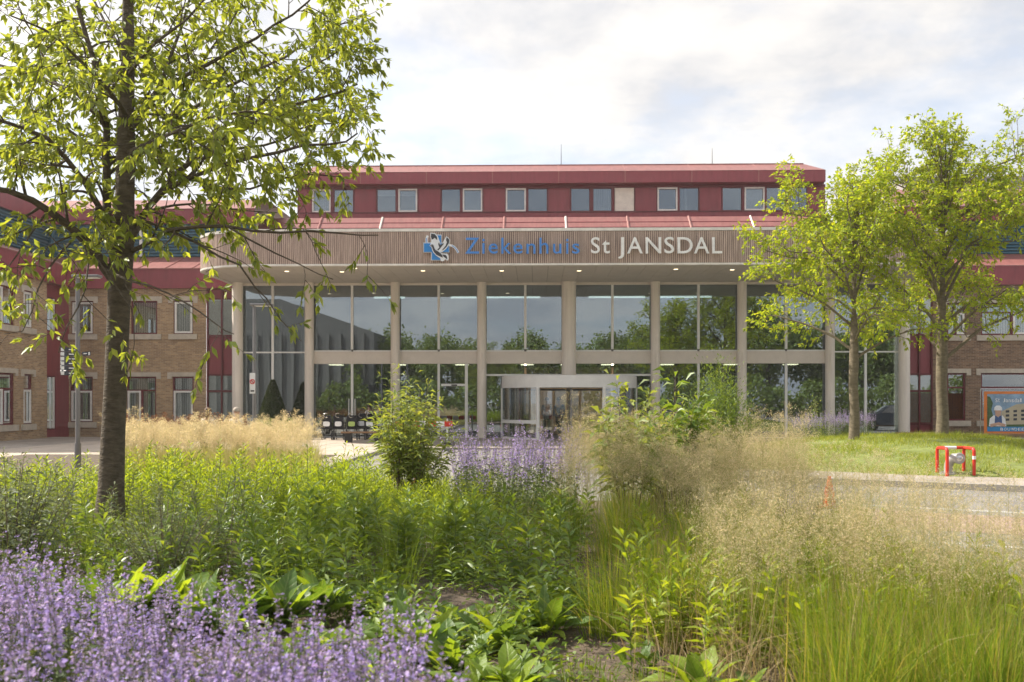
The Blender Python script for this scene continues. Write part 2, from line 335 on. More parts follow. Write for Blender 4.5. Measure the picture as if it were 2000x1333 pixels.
class MB:
    def __init__(s): s.v = []; s.f = []
    def add(s, vs_, fs):
        b = len(s.v); s.v += [tuple(q) for q in vs_]; s.f += [tuple(b + i for i in f) for f in fs]; return s
    def box(s, x0, x1, y0, y1, z0, z1):
        return s.add([(x0, y0, z0), (x1, y0, z0), (x1, y1, z0), (x0, y1, z0), (x0, y0, z1), (x1, y0, z1), (x1, y1, z1), (x0, y1, z1)],
                     [(0, 3, 2, 1), (4, 5, 6, 7), (0, 1, 5, 4), (1, 2, 6, 5), (2, 3, 7, 6), (3, 0, 4, 7)])
    def quad(s, a, b, c, d): return s.add([a, b, c, d], [(0, 1, 2, 3)])
    def cyl(s, x, y, z0, z1, r, n=24, r2=None):
        r2 = r if r2 is None else r2
        vs_ = []
        for z, q in ((z0, r), (z1, r2)):
            for i in range(n):
                a = 2 * math.pi * i / n; vs_.append((x + q * math.cos(a), y + q * math.sin(a), z))
        fs = [(i, (i + 1) % n, n + (i + 1) % n, n + i) for i in range(n)] + [tuple(range(n))[::-1], tuple(range(n, 2 * n))]
        return s.add(vs_, fs)
    def tube(s, pts, rads, n=8, cap=True):
        pts = [Vector(p) for p in pts]
        if not hasattr(rads, '__len__'): rads = [rads] * len(pts)
        d0 = (pts[1] - pts[0]).normalized()
        a = d0.orthogonal().normalized(); vs_ = []
        for i, p in enumerate(pts):
            d = (pts[min(i + 1, len(pts) - 1)] - pts[max(i - 1, 0)]).normalized()
            a = (a - d * a.dot(d)).normalized(); b = d.cross(a)
            for k in range(n):
                t = 2 * math.pi * k / n
                vs_.append(p + (a * math.cos(t) + b * math.sin(t)) * rads[i])
        fs = []
        for i in range(len(pts) - 1):
            for k in range(n):
                fs.append((i * n + k, i * n + (k + 1) % n, (i + 1) * n + (k + 1) % n, (i + 1) * n + k))
        if cap: fs += [tuple(range(n))[::-1], tuple(range((len(pts) - 1) * n, len(pts) * n))]
        return s.add(vs_, fs)
    def sphere(s, c, r, n=12, m=8, sc=(1, 1, 1), z0=-1.0):
        vs_ = []; fs = []
        for i in range(m + 1):
            zc = z0 + (1 - z0) * i / m
            t = math.asin(max(-1, min(1, zc))); 
            for k in range(n):
                a = 2 * math.pi * k / n
                vs_.append((c[0] + r * sc[0] * math.cos(t) * math.cos(a), c[1] + r * sc[1] * math.cos(t) * math.sin(a), c[2] + r * sc[2] * math.sin(t)))
        for i in range(m):
            for k in range(n): fs.append((i * n + k, i * n + (k + 1) % n, (i + 1) * n + (k + 1) % n, (i + 1) * n + k))
        return s.add(vs_, fs)
    def torus(s, c, Rr, r, axis='x', n=24, m=8):
        vs_ = []; fs = []
        for i in range(n):
            a = 2 * math.pi * i / n
            for k in range(m):
                t = 2 * math.pi * k / m; q = Rr + r * math.cos(t); h = r * math.sin(t)
                p = (h, q * math.cos(a), q * math.sin(a)) if axis == 'x' else ((q * math.cos(a), h, q * math.sin(a)) if axis == 'y' else (q * math.cos(a), q * math.sin(a), h))
                vs_.append((c[0] + p[0], c[1] + p[1], c[2] + p[2]))
        for i in range(n):
            for k in range(m): fs.append((i * m + k, ((i + 1) % n) * m + k, ((i + 1) % n) * m + (k + 1) % m, i * m + (k + 1) % m))
        return s.add(vs_, fs)
    def poly_y(s, pts, y0, y1):
        """polygon in xz extruded from y0 (front) to y1"""
        n = len(pts)
        vs_ = [(p[0], y0, p[1]) for p in pts] + [(p[0], y1, p[1]) for p in pts]
        return s.add(vs_, [tuple(range(n)), tuple(range(n, 2 * n))[::-1]] + [(i, n + i, n + (i + 1) % n, (i + 1) % n) for i in range(n)])
    def mesh(s, name, m=None, smooth=False):
        me = bpy.data.meshes.new(name); me.from_pydata(s.v, [], s.f); me.update()
        if m: me.materials.append(MATS[m])
        if smooth:
            me.polygons.foreach_set('use_smooth', [True] * len(me.polygons))
        return me
    def build(s, name, m, parent=None, keep=True, smooth=False, bevel=0.0):
        o = new_obj(name, s.mesh(name, m, smooth), parent, keep)
        if smooth: auto(o)
        if bevel:
            b = o.modifiers.new('bevel', 'BEVEL'); b.width = bevel; b.segments = 2; b.limit_method = 'ANGLE'
        return o
def auto(o):
    try: o.data.set_sharp_from_angle(angle=R(40))
    except Exception: pass
def struct(name, mb, m, smooth=False):
    return tag(mb.build(name, m, smooth=smooth), kind='structure')
def inst(me, name, parent, loc, rot=(0, 0, 0), sc=(1, 1, 1)):
    o = new_obj(name, me, parent, True); o.location = loc; o.rotation_euler = rot; o.scale = sc
    return o
def copy_tree(o, parent=None):
    c = o.copy(); COL.objects.link(c)
    if parent is not None: c.parent = parent
    for ch in list(o.children): copy_tree(ch, c)
    return c

# numpy meshes -----------------------------------------------------
def mesh_np(name, chunks, mats):
    """chunks: list of (V[n,3], F[m,k], mat index)"""
    Vs = []; loops = []; starts = []; mi = []; base = 0; ls = 0
    for V, F, k in chunks:
        if len(F) == 0: continue
        Vs.append(V); loops.append((F + base).ravel()); q = F.shape[1]
        starts.append(np.arange(len(F)) * q + ls); ls += F.size; mi.append(np.full(len(F), k)); base += len(V)
    V = np.concatenate(Vs).astype(np.float32); Lp = np.concatenate(loops).astype(np.int32); S = np.concatenate(starts).astype(np.int32); mi = np.concatenate(mi).astype(np.int32)
    me = bpy.data.meshes.new(name)
    me.vertices.add(len(V)); me.vertices.foreach_set('co', V.ravel())
    me.loops.add(len(Lp)); me.loops.foreach_set('vertex_index', Lp)
    me.polygons.add(len(S)); me.polygons.foreach_set('loop_start', S)
    me.polygons.foreach_set('material_index', mi)
    for m in mats: me.materials.append(MATS[m])
    me.update(calc_edges=True)
    return me
def nrm(a): return a / np.maximum(np.linalg.norm(a, axis=-1, keepdims=True), 1e-9)
def leaves(Pt, D, L, W, droop=0.15, fold=0.15, upj=0.9, up=None):
    """folded lens-shaped leaves -> V, F(quads)"""
    n = len(Pt); D = nrm(D); L = np.broadcast_to(np.asarray(L, float), (n,))[:, None]; W = np.broadcast_to(np.asarray(W, float), (n,))[:, None]
    U = np.array([0, 0, 1.0]) + NR.normal(0, upj, (n, 3)) if up is None else up
    S = nrm(np.cross(D, U)); Nn = np.cross(S, D)
    t = Pt + D * L - np.array([0, 0, 1]) * droop * L; c = Pt + D * L * 0.5 - Nn * W * fold
    m = Pt + D * L * 0.46 + Nn * W * 0.06
    l = m + S * W * 0.5; r = m - S * W * 0.5
    V = np.stack([Pt, r, t, l, c], 1).reshape(-1, 3)
    b = np.arange(n)[:, None] * 5
    F = np.concatenate([b + np.array([[0, 1, 2, 4]]), b + np.array([[0, 4, 2, 3]])])
    return V, F
def blades(Pt, H, Wd, bend, az=None, segs=4, lean=None):
    n = len(Pt); az = NR.uniform(0, 6.283, n) if az is None else az
    H = np.broadcast_to(np.asarray(H, float), (n,)); Wd = np.broadcast_to(np.asarray(Wd, float), (n,)); bend = np.broadcast_to(np.asarray(bend, float), (n,))
    d = np.stack([np.cos(az), np.sin(az), 0 * az], 1); ax = NR.uniform(0, 6.283, n); s = np.stack([np.cos(ax), np.sin(ax), 0 * ax], 1)
    rows = []
    for i in range(segs + 1):
        t = i / segs
        p = Pt + d * (H * bend * (0.35 * t + 0.65 * t ** 2.2))[:, None] + np.array([0, 0, 1.0]) * (H * (t - 0.35 * bend * t ** 2.5))[:, None]
        wd = (Wd * (1 - t) ** 0.6 * 0.5 + 0.0003)[:, None]
        rows += [p - s * wd, p + s * wd]
    V = np.stack(rows, 1).reshape(-1, 3); k = 2 * (segs + 1)
    b = np.arange(n)[:, None] * k
    F = np.concatenate([b + np.array([[2 * i, 2 * i + 1, 2 * i + 3, 2 * i + 2]]) for i in range(segs)])
    return V, F
def stems(A, B, ra, rb, bow=None, rings=3):
    """triangular tapered stems A->B with optional bow offset"""
    n = len(A); D = nrm(B - A); ra = np.broadcast_to(np.asarray(ra, float), (n,)); rb = np.broadcast_to(np.asarray(rb, float), (n,))
    S = nrm(np.cross(D, np.array([0.31, 0.77, 0.21]))); T = np.cross(D, S); rows = []
    for i in range(rings):
        t = i / (rings - 1); p = A + (B - A) * t
        if bow is not None: p = p + bow * (4 * t * (1 - t))
        r = (ra * (1 - t) + rb * t)[:, None]
        for k in range(3):
            a = 2.094 * k; rows.append(p + (S * math.cos(a) + T * math.sin(a)) * r)
    V = np.stack(rows, 1).reshape(-1, 3); b = np.arange(n)[:, None] * (3 * rings); F = []
    for i in range(rings - 1):
        for k in range(3):
            F.append(b + np.array([[3 * i + k, 3 * i + (k + 1) % 3, 3 * i + 3 + (k + 1) % 3, 3 * i + 3 + k]]))
    return V, np.concatenate(F)
def stamp(var, pos, rz, sc, tilt=0.12):
    """stamp mesh variants (list of lists of (V,F,mat)) at positions -> chunks"""
    n = len(pos); which = NR.integers(0, len(var), n); outc = []
    tx = NR.normal(0, tilt, n); ty = NR.normal(0, tilt, n)
    for k in range(len(var)):
        idx = np.where(which == k)[0]
        if not len(idx): continue
        c, s = np.cos(rz[idx]), np.sin(rz[idx]); z = np.zeros_like(c); o1 = np.ones_like(c)
        Rz = np.stack([np.stack([c, -s, z], 1), np.stack([s, c, z], 1), np.stack([z, z, o1], 1)], 1)
        sh = np.stack([np.stack([o1, z, tx[idx]], 1), np.stack([z, o1, ty[idx]], 1), np.stack([z, z, o1], 1)], 1)
        Mx = np.einsum('nij,njk->nik', sh, Rz) * sc[idx][:, None, None]
        for V, F, m in var[k]:
            W = np.einsum('nij,vj->nvi', Mx, V) + pos[idx][:, None, :]
            FF = (F[None] + (np.arange(len(idx)) * len(V))[:, None, None]).reshape(-1, F.shape[1])
            outc.append((W.reshape(-1, 3), FF, m))
    return outc
def tubes_np(paths, n=6):
    mb = MB()
    for pts, rads in paths: mb.tube(pts, rads, n, cap=False)
    return mb

# ================================================================== GROUND
def bed_right(Y):
    pts = [(0.5, 3.6), (5, 3.4), (8, 3.2), (11, 3.15), (13, 2.6), (14.5, 1.2), (15.6, -1.2), (16.4, -4), (17, -9), (17.2, -15)]
    for (a, xa), (b, xb) in zip(pts, pts[1:]):
        if Y <= b: return xa + (xb - xa) * (Y - a) / (b - a)
    return -16
def hb(x, y):
    return 0.02 + 0.22 * np.exp(-((x + 1.0) / 5.5) ** 2 - ((y - 11.5) / 4.5) ** 2)
def hill(x, y):
    q = np.clip(1 - ((x - 10.4) / 6.0) ** 2 - ((y - 27.0) / np.where(np.asarray(y) < 27, 7.3, 6.1)) ** 2, 0, None)
    return 0.62 * q ** 1.1 + 0.0

gm = MB().quad((-900, -900, 0), (900, -900, 0), (900, 900, 0), (-900, 900, 0))
struct('ground', gm, 'asphalt')
# left pavement of stone tiles, raised by a kerb
pv = MB(); pv.box(-40, -5.0, 17.8, 42.7, -0.05, 0.085); struct('pavement', pv, 'soffit_joint')
tile_me = MB().box(0.006, 0.594, 0.006, 0.594, 0, 0.02).mesh('tile', 'tile_stone')
far_tiles = MB(); pav = bpy.data.objects['pavement']; nt_ = 0
for i in range(20):
    for j in range(40):
        x0 = -5.0 - 0.6 * (i + 1); y0 = 18.1 + 0.6 * j
        if i < 9 and 8 <= j < 38:
            t = inst(tile_me, 'tile', pav, (x0, y0, 0.083 + rnd.uniform(-0.002, 0.003))); nt_ += 1
        else: far_tiles.box(x0 + .006, x0 + .594, y0 + .006, y0 + .594, 0.08, 0.103 + rnd.uniform(-0.002, 0.003))
tag(far_tiles.build('tile_field', 'tile_stone', pav), kind='stuff')
struct('paved_yard', MB().box(-40, -17.0, 17.9, 42.6, 0.0, 0.10), 'paving')
kb = thing('kerb', 'pale concrete kerb edging the tiled pavement in front of the hospital entrance', 'kerb', (-4.9, 30, 0))
stone = MB().box(-0.075, 0.075, 0.004, 0.996, -0.05, 0.11).mesh('kerb_stone', 'kerb_stone')
for j in range(24): inst(stone, 'kerb_stone', kb, (-4.92, 18.0 + j, 0))
# forecourt in front of the doors
struct('forecourt', MB().box(-4.8, 16.5, 33.5, 43.1, -0.02, 0.06), 'paving')
# road on the right : kerb line, strip, white line, pink band
dirv = Vector((3.1, -1.75, 0)).normalized(); nv = Vector((-dirv.y, dirv.x, 0))   # nv points away from the camera
K0 = Vector((5.6, 19.55, 0))
def strip(a, b, t0, t1, z0, z1, off=0.0):
    p = [K0 + dirv * t0 + nv * a, K0 + dirv * t1 + nv * a, K0 + dirv * t1 + nv * b, K0 + dirv * t0 + nv * b]
    return MB().add([(q.x, q.y, z0) for q in p] + [(q.x, q.y, z1) for q in p], [(0, 3, 2, 1), (4, 5, 6, 7), (0, 1, 5, 4), (1, 2, 6, 5), (2, 3, 7, 6), (3, 0, 4, 7)])
struct('verge_paving', strip(0.16, 2.2, -3.5, 30, -0.05, 0.105), 'paving')
rk = thing('kerb', 'long grey kerb between the grass mound and the road', 'kerb', tuple(K0))
ang = math.atan2(dirv.y, dirv.x)
for j in range(-3, 22):
    p = K0 + dirv * j
    o = inst(bpy.data.meshes.get('kerb_stone.001') or MB().box(0.004, 0.996, 0, 0.15, -0.05, 0.12).mesh('kerb_stone_across', 'kerb_stone'), 'kerb_stone', rk, p, (0, 0, ang))
struct('road_line', strip(-3.75, -3.6, -3, 30, 0.0, 0.004), 'road_paint')
struct('paved_crossing', strip(-6.4, -4.3, -2.2, 30, 0.0, 0.004), 'pink_paving')
struct('road_line', strip(-5.1, -4.98, -2, 0.3, 0.004, 0.008), 'road_paint')
struct('road_line', strip(-7.6, -7.48, -2, 30, 0.0, 0.004), 'road_paint')
struct('far_road', MB().box(17.2, 60, 33.2, 42, -0.02, 0.012), 'asphalt')

# soil of the planting bed
def grid_mesh(ny, nx, fx, fy, fz, name, m):
    V = []; F = []
    for j in range(ny + 1):
        for i in range(nx + 1):
            y = fy(j / ny); x = fx(i / nx, y); V.append((x, y, fz(x, y)))
    for j in range(ny):
        for i in range(nx):
            a = j * (nx + 1) + i; F.append((a, a + 1, a + nx + 2, a + nx + 1))
    mb = MB(); mb.add(V, F); return mb
def soilz(x, y):
    return float(hb(x, y)) + 0.025 * math.sin(3.1 * x + 1.7 * y) * math.sin(2.3 * y - x) + rnd.uniform(-0.012, 0.012)
sb = grid_mesh(150, 120, lambda s, y: -16 + s * (bed_right(y) + 16), lambda t: 0.6 + t * 16.55, soilz, 'soil', 'soil')
struct('soil', sb, 'soil', True)
hm = grid_mesh(60, 110, lambda s, y: 4.2 + s * 12.6, lambda t: 19.4 + t * 13.8, lambda x, y: float(hill(x, y)) + (-0.06 if hill(x, y) <= 0.0 else 0.075 + rnd.uniform(-.01, .01)), 'mound', 'lawn_soil')
struct('grass_mound', hm, 'lawn_soil', True)

# ================================================================== ENTRANCE PAVILION
YG = 43.2; YF = 37.6; ZS = 6.78
pavn = thing('entrance_pavilion', 'wide glass hospital entrance hall with round columns under a wood-clad canopy', 'building', (1.47, 43, 0))
def colu(u, r=0.2, z0=0.0, z1=ZS + 0.02, name='column'):
    x = X(u, 43.0)
    o = MB().cyl(x, 43.0, z0, z1, r, 32).build(name, 'column_paint', pavn, smooth=True)
    return o
COLS = [464, 604, 772, 941, 1280, 1449, 1621, 1766]
for u in COLS:
    colu(u, 0.235 if u in (464, 1766) else 0.2)
    x = X(u, 42.8)
    rr = 0.235 if u in (464, 1766) else 0.2
    if u not in (464, 1766):
        MB().box(x + 0.02, x + 0.12, 43.0 - rr - 0.045, 43.0 - rr + 0.03, 3.05, 3.72).build('uplight', 'column_paint', pavn, bevel=0.01)
colu(1111, 0.31, 2.72)
# glazing bars and panes
edges = [464] + [533] + [604, 688, 772, 857, 941, 1026, 1111, 1196, 1280, 1364, 1449, 1535, 1621, 1690, 1766]
xs = [X(u, YG) for u in edges]
ZSP0, ZSP1 = 3.27, 3.82
def mullion(x, z0, z1, wd=0.1): MB().box(x - wd / 2, x + wd / 2, YG - 0.06, YG + 0.08, z0, z1).build('mullion', 'white_metal', pavn)
for i, (a, b) in enumerate(zip(xs, xs[1:])):
    # upper pane
    lowz = 3.76 if i < 2 or i >= 14 else ZSP1
    MB().box(a + 0.05, b - 0.05, YG, YG + 0.02, lowz + 0.04, ZS - 0.1).build('pane', 'front_glass', pavn)
    MB().box(a, b, YG - 0.05, YG + 0.07, ZS - 0.1, ZS + 0.03).build('head_rail', 'beige_panel', pavn)
    MB().box(a + 0.05, b - 0.05, YG - 0.04, YG + 0.06, lowz - 0.02, lowz + 0.04).build('transom', 'white_metal', pavn)
    ended = i < 2 or i >= 14
    if not ended:
        MB().box(a, b, YG - 0.10, YG + 0.12, ZSP0, ZSP1 - 0.022).build('spandrel_panel', 'beige_panel', pavn, bevel=0.006)
    ztop = 3.74 if ended else ZSP0
    if edges[i] in (941, 1026, 1111, 1196):   # above the revolving door
        MB().box(a + 0.05, b - 0.05, YG, YG + 0.02, 2.82, ZSP0 - 0.005).build('pane', 'front_glass', pavn)
        MB().box(a, b, YG - 0.05, YG + 0.07, 2.74, 2.82).build('transom', 'white_metal', pavn)
        if edges[i] == 941: MB().box(a + 0.05, X(978, YG), YG, YG + 0.02, 0.1, 2.74).build('pane', 'front_glass', pavn)
        if edges[i] == 1196: MB().box(X(1245, YG), b - 0.05, YG, YG + 0.02, 0.1, 2.74).build('pane', 'front_glass', pavn)
    else:
        MB().box(a + 0.05, b - 0.05, YG, YG + 0.02, 0.1, ztop - 0.005).build('pane', 'front_glass', pavn)
        MB().box(a + 0.05, b - 0.05, YG - 0.04, YG + 0.06, 0.0, 0.1).build('bottom_rail', 'white_metal', pavn)
for u in (533, 688, 857, 1026, 1196, 1364, 1535, 1690):
    x = X(u, YG)
    mullion(x, 3.9 if u not in (533, 1690) else 0.1, ZS - 0.1)
    if u in (688, 857, 1364, 1535): mullion(x, 0.1, ZSP0)
# leaf door in the bay left of the revolving door
MB().box(X(862, YG), X(908, YG), YG - 0.07, YG + 0.09, 2.30, 2.40).build('door_head', 'white_metal', pavn)
mullion(X(911, YG), 0.1, ZSP0, 0.12)
MB().box(X(882, YG), X(893, YG), YG - 0.12, YG - 0.07, 2.31, 2.37).build('door_sensor', 'black_plastic', pavn)
MB().tube([(X(682, YG), YG - 0.1, 1.0), (X(682, YG), YG - 0.1, 1.75)], 0.02, 8).build('door_handle', 'white_metal', pavn)
MB().tube([(X(694, YG), YG - 0.1, 1.0), (X(694, YG), YG - 0.1, 1.75)], 0.02, 8).build('door_handle', 'white_metal', pavn)
# canopy outline (soffit edge), quarter-ellipse corners
XL, XR = -13.35, 16.3
def outline(off=0.0, n=14):
    pts = []
    rx, ry = 2.9, 2.1
    pts.append((XL - off, 43.6))
    for i in range(n + 1):
        a = math.pi - (math.pi / 2) * i / n
        pts.append((XL + rx + (rx + off) * math.cos(a), YF + ry - (ry + off) * math.sin(a)))
    for i in range(n + 1):
        a = math.pi / 2 - (math.pi / 2) * i / n
        pts.append((XR - rx + (rx + off) * math.cos(a), YF + ry - (ry + off) * math.sin(a)))
    pts.append((XR + off, 43.6))
    return pts
def ring(off0, off1, z0, z1):
    a, b = outline(off0), outline(off1); n = len(a)
    V = [(x, y, z0) for x, y in a] + [(x, y, z1) for x, y in a] + [(x, y, z0) for x, y in b] + [(x, y, z1) for x, y in b]
    F = []
    for i in range(n - 1):
        F += [(i, i + 1, n + i + 1, n + i), (2 * n + i, 3 * n + i, 3 * n + i + 1, 2 * n + i + 1), (n + i, n + i + 1, 3 * n + i + 1, 3 * n + i), (i, 2 * n + i, 2 * n + i + 1, i + 1)]
    return MB().add(V, F)
ring(-0.02, -0.14, ZS + 0.06, 8.06).build('fascia_core', 'wood_back', pavn)
ring(0.05, -0.25, 8.06, 8.17).build('fascia_cap', 'cap_white', pavn)
ring(0.04, -0.16, ZS - 0.01, ZS + 0.06).build('fascia_trim', 'cap_white', pavn)
# vertical wooden slats walked along the outline
def walk(pts, step):
    res = []; carry = step / 2
    for (x0, y0), (x1, y1) in zip(pts, pts[1:]):
        L = math.hypot(x1 - x0, y1 - y0); d = carry
        while d < L:
            t = d / L; res.append((x0 + (x1 - x0) * t, y0 + (y1 - y0) * t, math.atan2(y1 - y0, x1 - x0))); d += step
        carry = d - L
    return res
sl = MB()
for x, y, a in walk(outline(0.0), 0.078):
    c, s = math.cos(a), math.sin(a); hw = 0.028 + rnd.uniform(-.004, .003); o1 = 0.028 + rnd.uniform(-.006, .006)
    q = [(x - c * hw, y - s * hw), (x + c * hw, y + s * hw), (x + c * hw + s * o1, y + s * hw - c * o1), (x - c * hw + s * o1, y - s * hw - c * o1)]
    zt = 8.055 - rnd.uniform(0, .012); zb = ZS + 0.065
    sl.add([(p[0], p[1], zb) for p in q] + [(p[0], p[1], zt) for p in q], [(0, 1, 2, 3), (4, 7, 6, 5), (0, 4, 5, 1), (1, 5, 6, 2), (2, 6, 7, 3), (3, 7, 4, 0)])
tag(sl.build('slat', 'wood_slat', pavn), kind='stuff')
# soffit : dark backing + metal panels
ol = outline(-0.15)
bk = MB(); bk.add([(x, y, ZS + 0.035) for x, y in ol], [tuple(range(len(ol)))]); bk.build('soffit_backing', 'soffit_joint', pavn)
def yfront(x):
    rx, ry = 2.9 - .17, 2.1 - .17
    if x < XL + 2.9: q = (XL + 2.9 - x) / rx
    elif x > XR - 2.9: q = (x - XR + 2.9) / rx
    else: q = 0
    return YF + 2.1 - ry * math.sqrt(max(0, 1 - min(q, 1) ** 2))
x = XL + 0.2; pw = 0.62
while x < XR - 0.25:
    x1 = min(x + pw - 0.012, XR - 0.19)
    ya, yb = yfront(x), yfront(x1); ym = 40.35
    for k, (p0, p1, p2, p3) in enumerate((((x, ya), (x1, yb), (x1, ym), (x, ym)), ((x, ym + .014), (x1, ym + .014), (x1, YG - .06), (x, YG - .06)))):
        if min(p2[1] - p1[1], p3[1] - p0[1]) < 0.05: continue
        V = [(q[0], q[1], ZS + 0.002 - rnd.uniform(0, .003)) for q in (p0, p1, p2, p3)]; V += [(a_, b_, ZS + 0.03) for a_, b_, _ in V]
        MB().add(V, [(0, 1, 2, 3), (4, 7, 6, 5), (0, 4, 5, 1), (1, 5, 6, 2), (2, 6, 7, 3), (3, 7, 4, 0)]).build('soffit_panel', 'soffit', pavn)
    x += pw
dl = MB().cyl(0, 0, 0, 0.012, 0.085, 16).mesh('downlight', 'downlight')
rg = MB().cyl(0, 0, 0, 0.008, 0.11, 16).mesh('downlight_ring', 'white_metal')
for u, v in ((668, 531), (693, 524), (826, 529), (980, 529), (1131, 529), (1320, 526), (1430, 527), (560, 530)):
    d = FPX * (ZS - CAMZ) / (HZ - v); k = (u - 1000) / FPX
    q = (d * (-sn + k * cs), d * (cs + k * sn))
    inst(rg, 'downlight_ring', pavn, (q[0], q[1], ZS - 0.008)); inst(dl, 'downlight', pavn, (q[0], q[1], ZS - 0.016))
# roof deck, interior
MB().box(XL + 0.3, XR - 0.3, 39.0, 49.5, 7.9, 7.98).build('roof_deck', 'concrete', pavn)
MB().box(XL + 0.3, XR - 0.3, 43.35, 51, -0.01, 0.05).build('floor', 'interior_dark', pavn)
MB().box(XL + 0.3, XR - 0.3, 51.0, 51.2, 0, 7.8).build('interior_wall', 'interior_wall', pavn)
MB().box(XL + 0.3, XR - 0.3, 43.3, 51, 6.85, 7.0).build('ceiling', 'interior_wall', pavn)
MB().box(X(600, 43.4), X(1640, 43.4), 43.5, 49, 3.4, 3.7).build('gallery_floor', 'interior_wall', pavn)
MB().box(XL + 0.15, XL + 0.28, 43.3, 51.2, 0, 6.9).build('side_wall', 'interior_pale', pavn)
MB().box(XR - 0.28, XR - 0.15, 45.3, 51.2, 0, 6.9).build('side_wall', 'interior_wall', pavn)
MB().box(X(478, 44.6), X(505, 44.6), 44.6, 44.8, 1.9, 6.6).build('interior_panel', 'interior_pale', pavn)
for k in range(14):
    xq = X(512, 44.8) + 0.16 * k
    MB().box(xq, xq + 0.04, 44.8, 44.84, 3.75, 4.8).build('baluster', 'white_frame', pavn)
for u0, u1 in ((940, 1055), (1150, 1260), (880, 930), (1290, 1390), (730, 790)):
    MB().box(X(u0, 46), X(u1, 46), 46.0, 46.16, 6.42, 6.5).build('light_strip', 'light_strip', pavn)
MB().box(X(862, 44), X(935, 44), 44.2, 44.9, 0.06, 0.55).build('counter', 'wood_counter', pavn)
MB().box(X(888, 44), X(932, 44), 43.7, 44.1, 0.06, 0.32).build('counter', 'white_frame', pavn)
MB().box(X(826, 44), X(840, 44), 43.6, 43.62, 2.15, 2.45).build('poster', 'emblem_blue', pavn)
MB().box(X(752, 44), X(768, 44), 43.6, 43.62, 1.2, 1.75).build('poster', 'emblem_blue', pavn)
MB().box(X(614, 44), X(629, 44), 43.6, 43.62, 2.3, 2.7).build('poster', 'blind_grey', pavn)
MB().box(X(1545, 44), X(1566, 44), 43.6, 43.62, 2.2, 2.95).build('poster', 'cloth_blue', pavn)
MB().box(X(1180, 43.5), X(1198, 43.5), 43.3, 43.32, 1.25, 1.62).build('poster', 'sign_red', pavn)
MB().box(X(1254, 44), X(1262, 44), 43.6, 43.62, 2.0, 2.35).build('poster', 'emblem_blue', pavn)
for xq in (-9.5, -6.5, -3.5, -.4, 1.5, 3.4, 6.2, 9.2, 12.0):
    for yq in (44.8, 47.2): MB().box(xq - .3, xq + .3, yq - .3, yq + .3, 3.36, 3.39).build('ceiling_light', 'warm_panel', pavn)
# warm wooden wall seen through the revolving door
MB().box(X(985, 48), X(1240, 48), 48.4, 48.5, 0.05, 3.3).build('interior_wall', 'wood_counter', pavn)

# ---- revolving door
dx = X(1111, YG); rv = thing('revolving_door', 'large round glass revolving door with pale drum header at the middle of the entrance', 'revolving door', (dx, YG, 0))
RD = 2.92
def arc(r0, r1, a0, a1, z0, z1, n=24):
    V = []; F = []
    for i in range(n + 1):
        a = a0 + (a1 - a0) * i / n
        for r in (r0, r1):
            for z in (z0, z1): V.append((dx + r * math.cos(a), YG + r * math.sin(a), z))
    for i in range(n):
        b = 4 * i
        F += [(b, b + 4, b + 5, b + 1), (b + 2, b + 3, b + 7, b + 6), (b + 1, b + 5, b + 7, b + 3), (b, b + 2, b + 6, b + 4)]
    F += [(0, 1, 3, 2), (4 * n, 4 * n + 2, 4 * n + 3, 4 * n + 1)]
    return MB().add(V, F)
arc(RD, RD - 0.12, R(180), R(360), 2.20, 2.70, 48).build('drum_header', 'white_metal', rv, smooth=True)
MB().add([(dx + (RD - .01) * math.cos(R(180 + 7.5 * i)), YG + (RD - .01) * math.sin(R(180 + 7.5 * i)), 2.705) for i in range(25)], [tuple(range(25))]).build('drum_roof', 'white_metal', rv)
MB().add([(dx + (RD - .13) * math.cos(R(180 + 7.5 * i)), YG + (RD - .13) * math.sin(R(180 + 7.5 * i)), 2.21) for i in range(25)], [tuple(range(25))[::-1]]).build('drum_ceiling', 'interior_wall', rv)
for a0, a1 in ((182, 242), (298, 358)):
    arc(RD - 0.03, RD - 0.05, R(a0), R(a1), 0.14, 2.2).build('curved_pane', 'window_glass', rv, smooth=True)
    arc(RD, RD - 0.08, R(a0), R(a1), 0.0, 0.14).build('bottom_rail', 'white_metal', rv, smooth=True)
    arc(RD, RD - 0.08, R(a0), R(a1), 0.72, 0.86).build('mid_rail', 'white_metal', rv, smooth=True)
    for a in (a0, a1):
        q = R(a); MB().cyl(dx + (RD - .05) * math.cos(q), YG + (RD - .05) * math.sin(q), 0, 2.2, 0.075, 16).build('post', 'white_metal', rv, smooth=True)
for a in (200, 270, 340):
    q = R(a); c, s = math.cos(q), math.sin(q)
    def pl(r0, r1, z0, z1, t):
        return [(dx + r0 * c - t * s, YG + r0 * s + t * c), (dx + r1 * c - t * s, YG + r1 * s + t * c), (dx + r1 * c + t * s, YG + r1 * s - t * c), (dx + r0 * c + t * s, YG + r0 * s - t * c)]
    def slab(r0, r1, z0, z1, t, nm, m):
        p = pl(r0, r1, z0, z1, t)
        MB().add([(a_, b_, z0) for a_, b_ in p] + [(a_, b_, z1) for a_, b_ in p], [(0, 3, 2, 1), (4, 5, 6, 7), (0, 1, 5, 4), (1, 2, 6, 5), (2, 3, 7, 6), (3, 0, 4, 7)]).build(nm, m, rv)
    slab(0.1, RD - 0.3, 0.2, 2.1, 0.008, 'wing_pane', 'window_glass')
    slab(0.1, RD - 0.3, 2.1, 2.18, 0.03, 'wing_rail', 'steel_grey'); slab(0.1, RD - 0.3, 0.06, 0.2, 0.03, 'wing_rail', 'steel_grey')
    slab(RD - 0.3, RD - 0.22, 0.06, 2.18, 0.035, 'wing_stile', 'steel_grey')
MB().cyl(dx, YG - 0.05, 0, 2.2, 0.08, 16).build('pivot_post', 'steel_grey', rv, smooth=True)

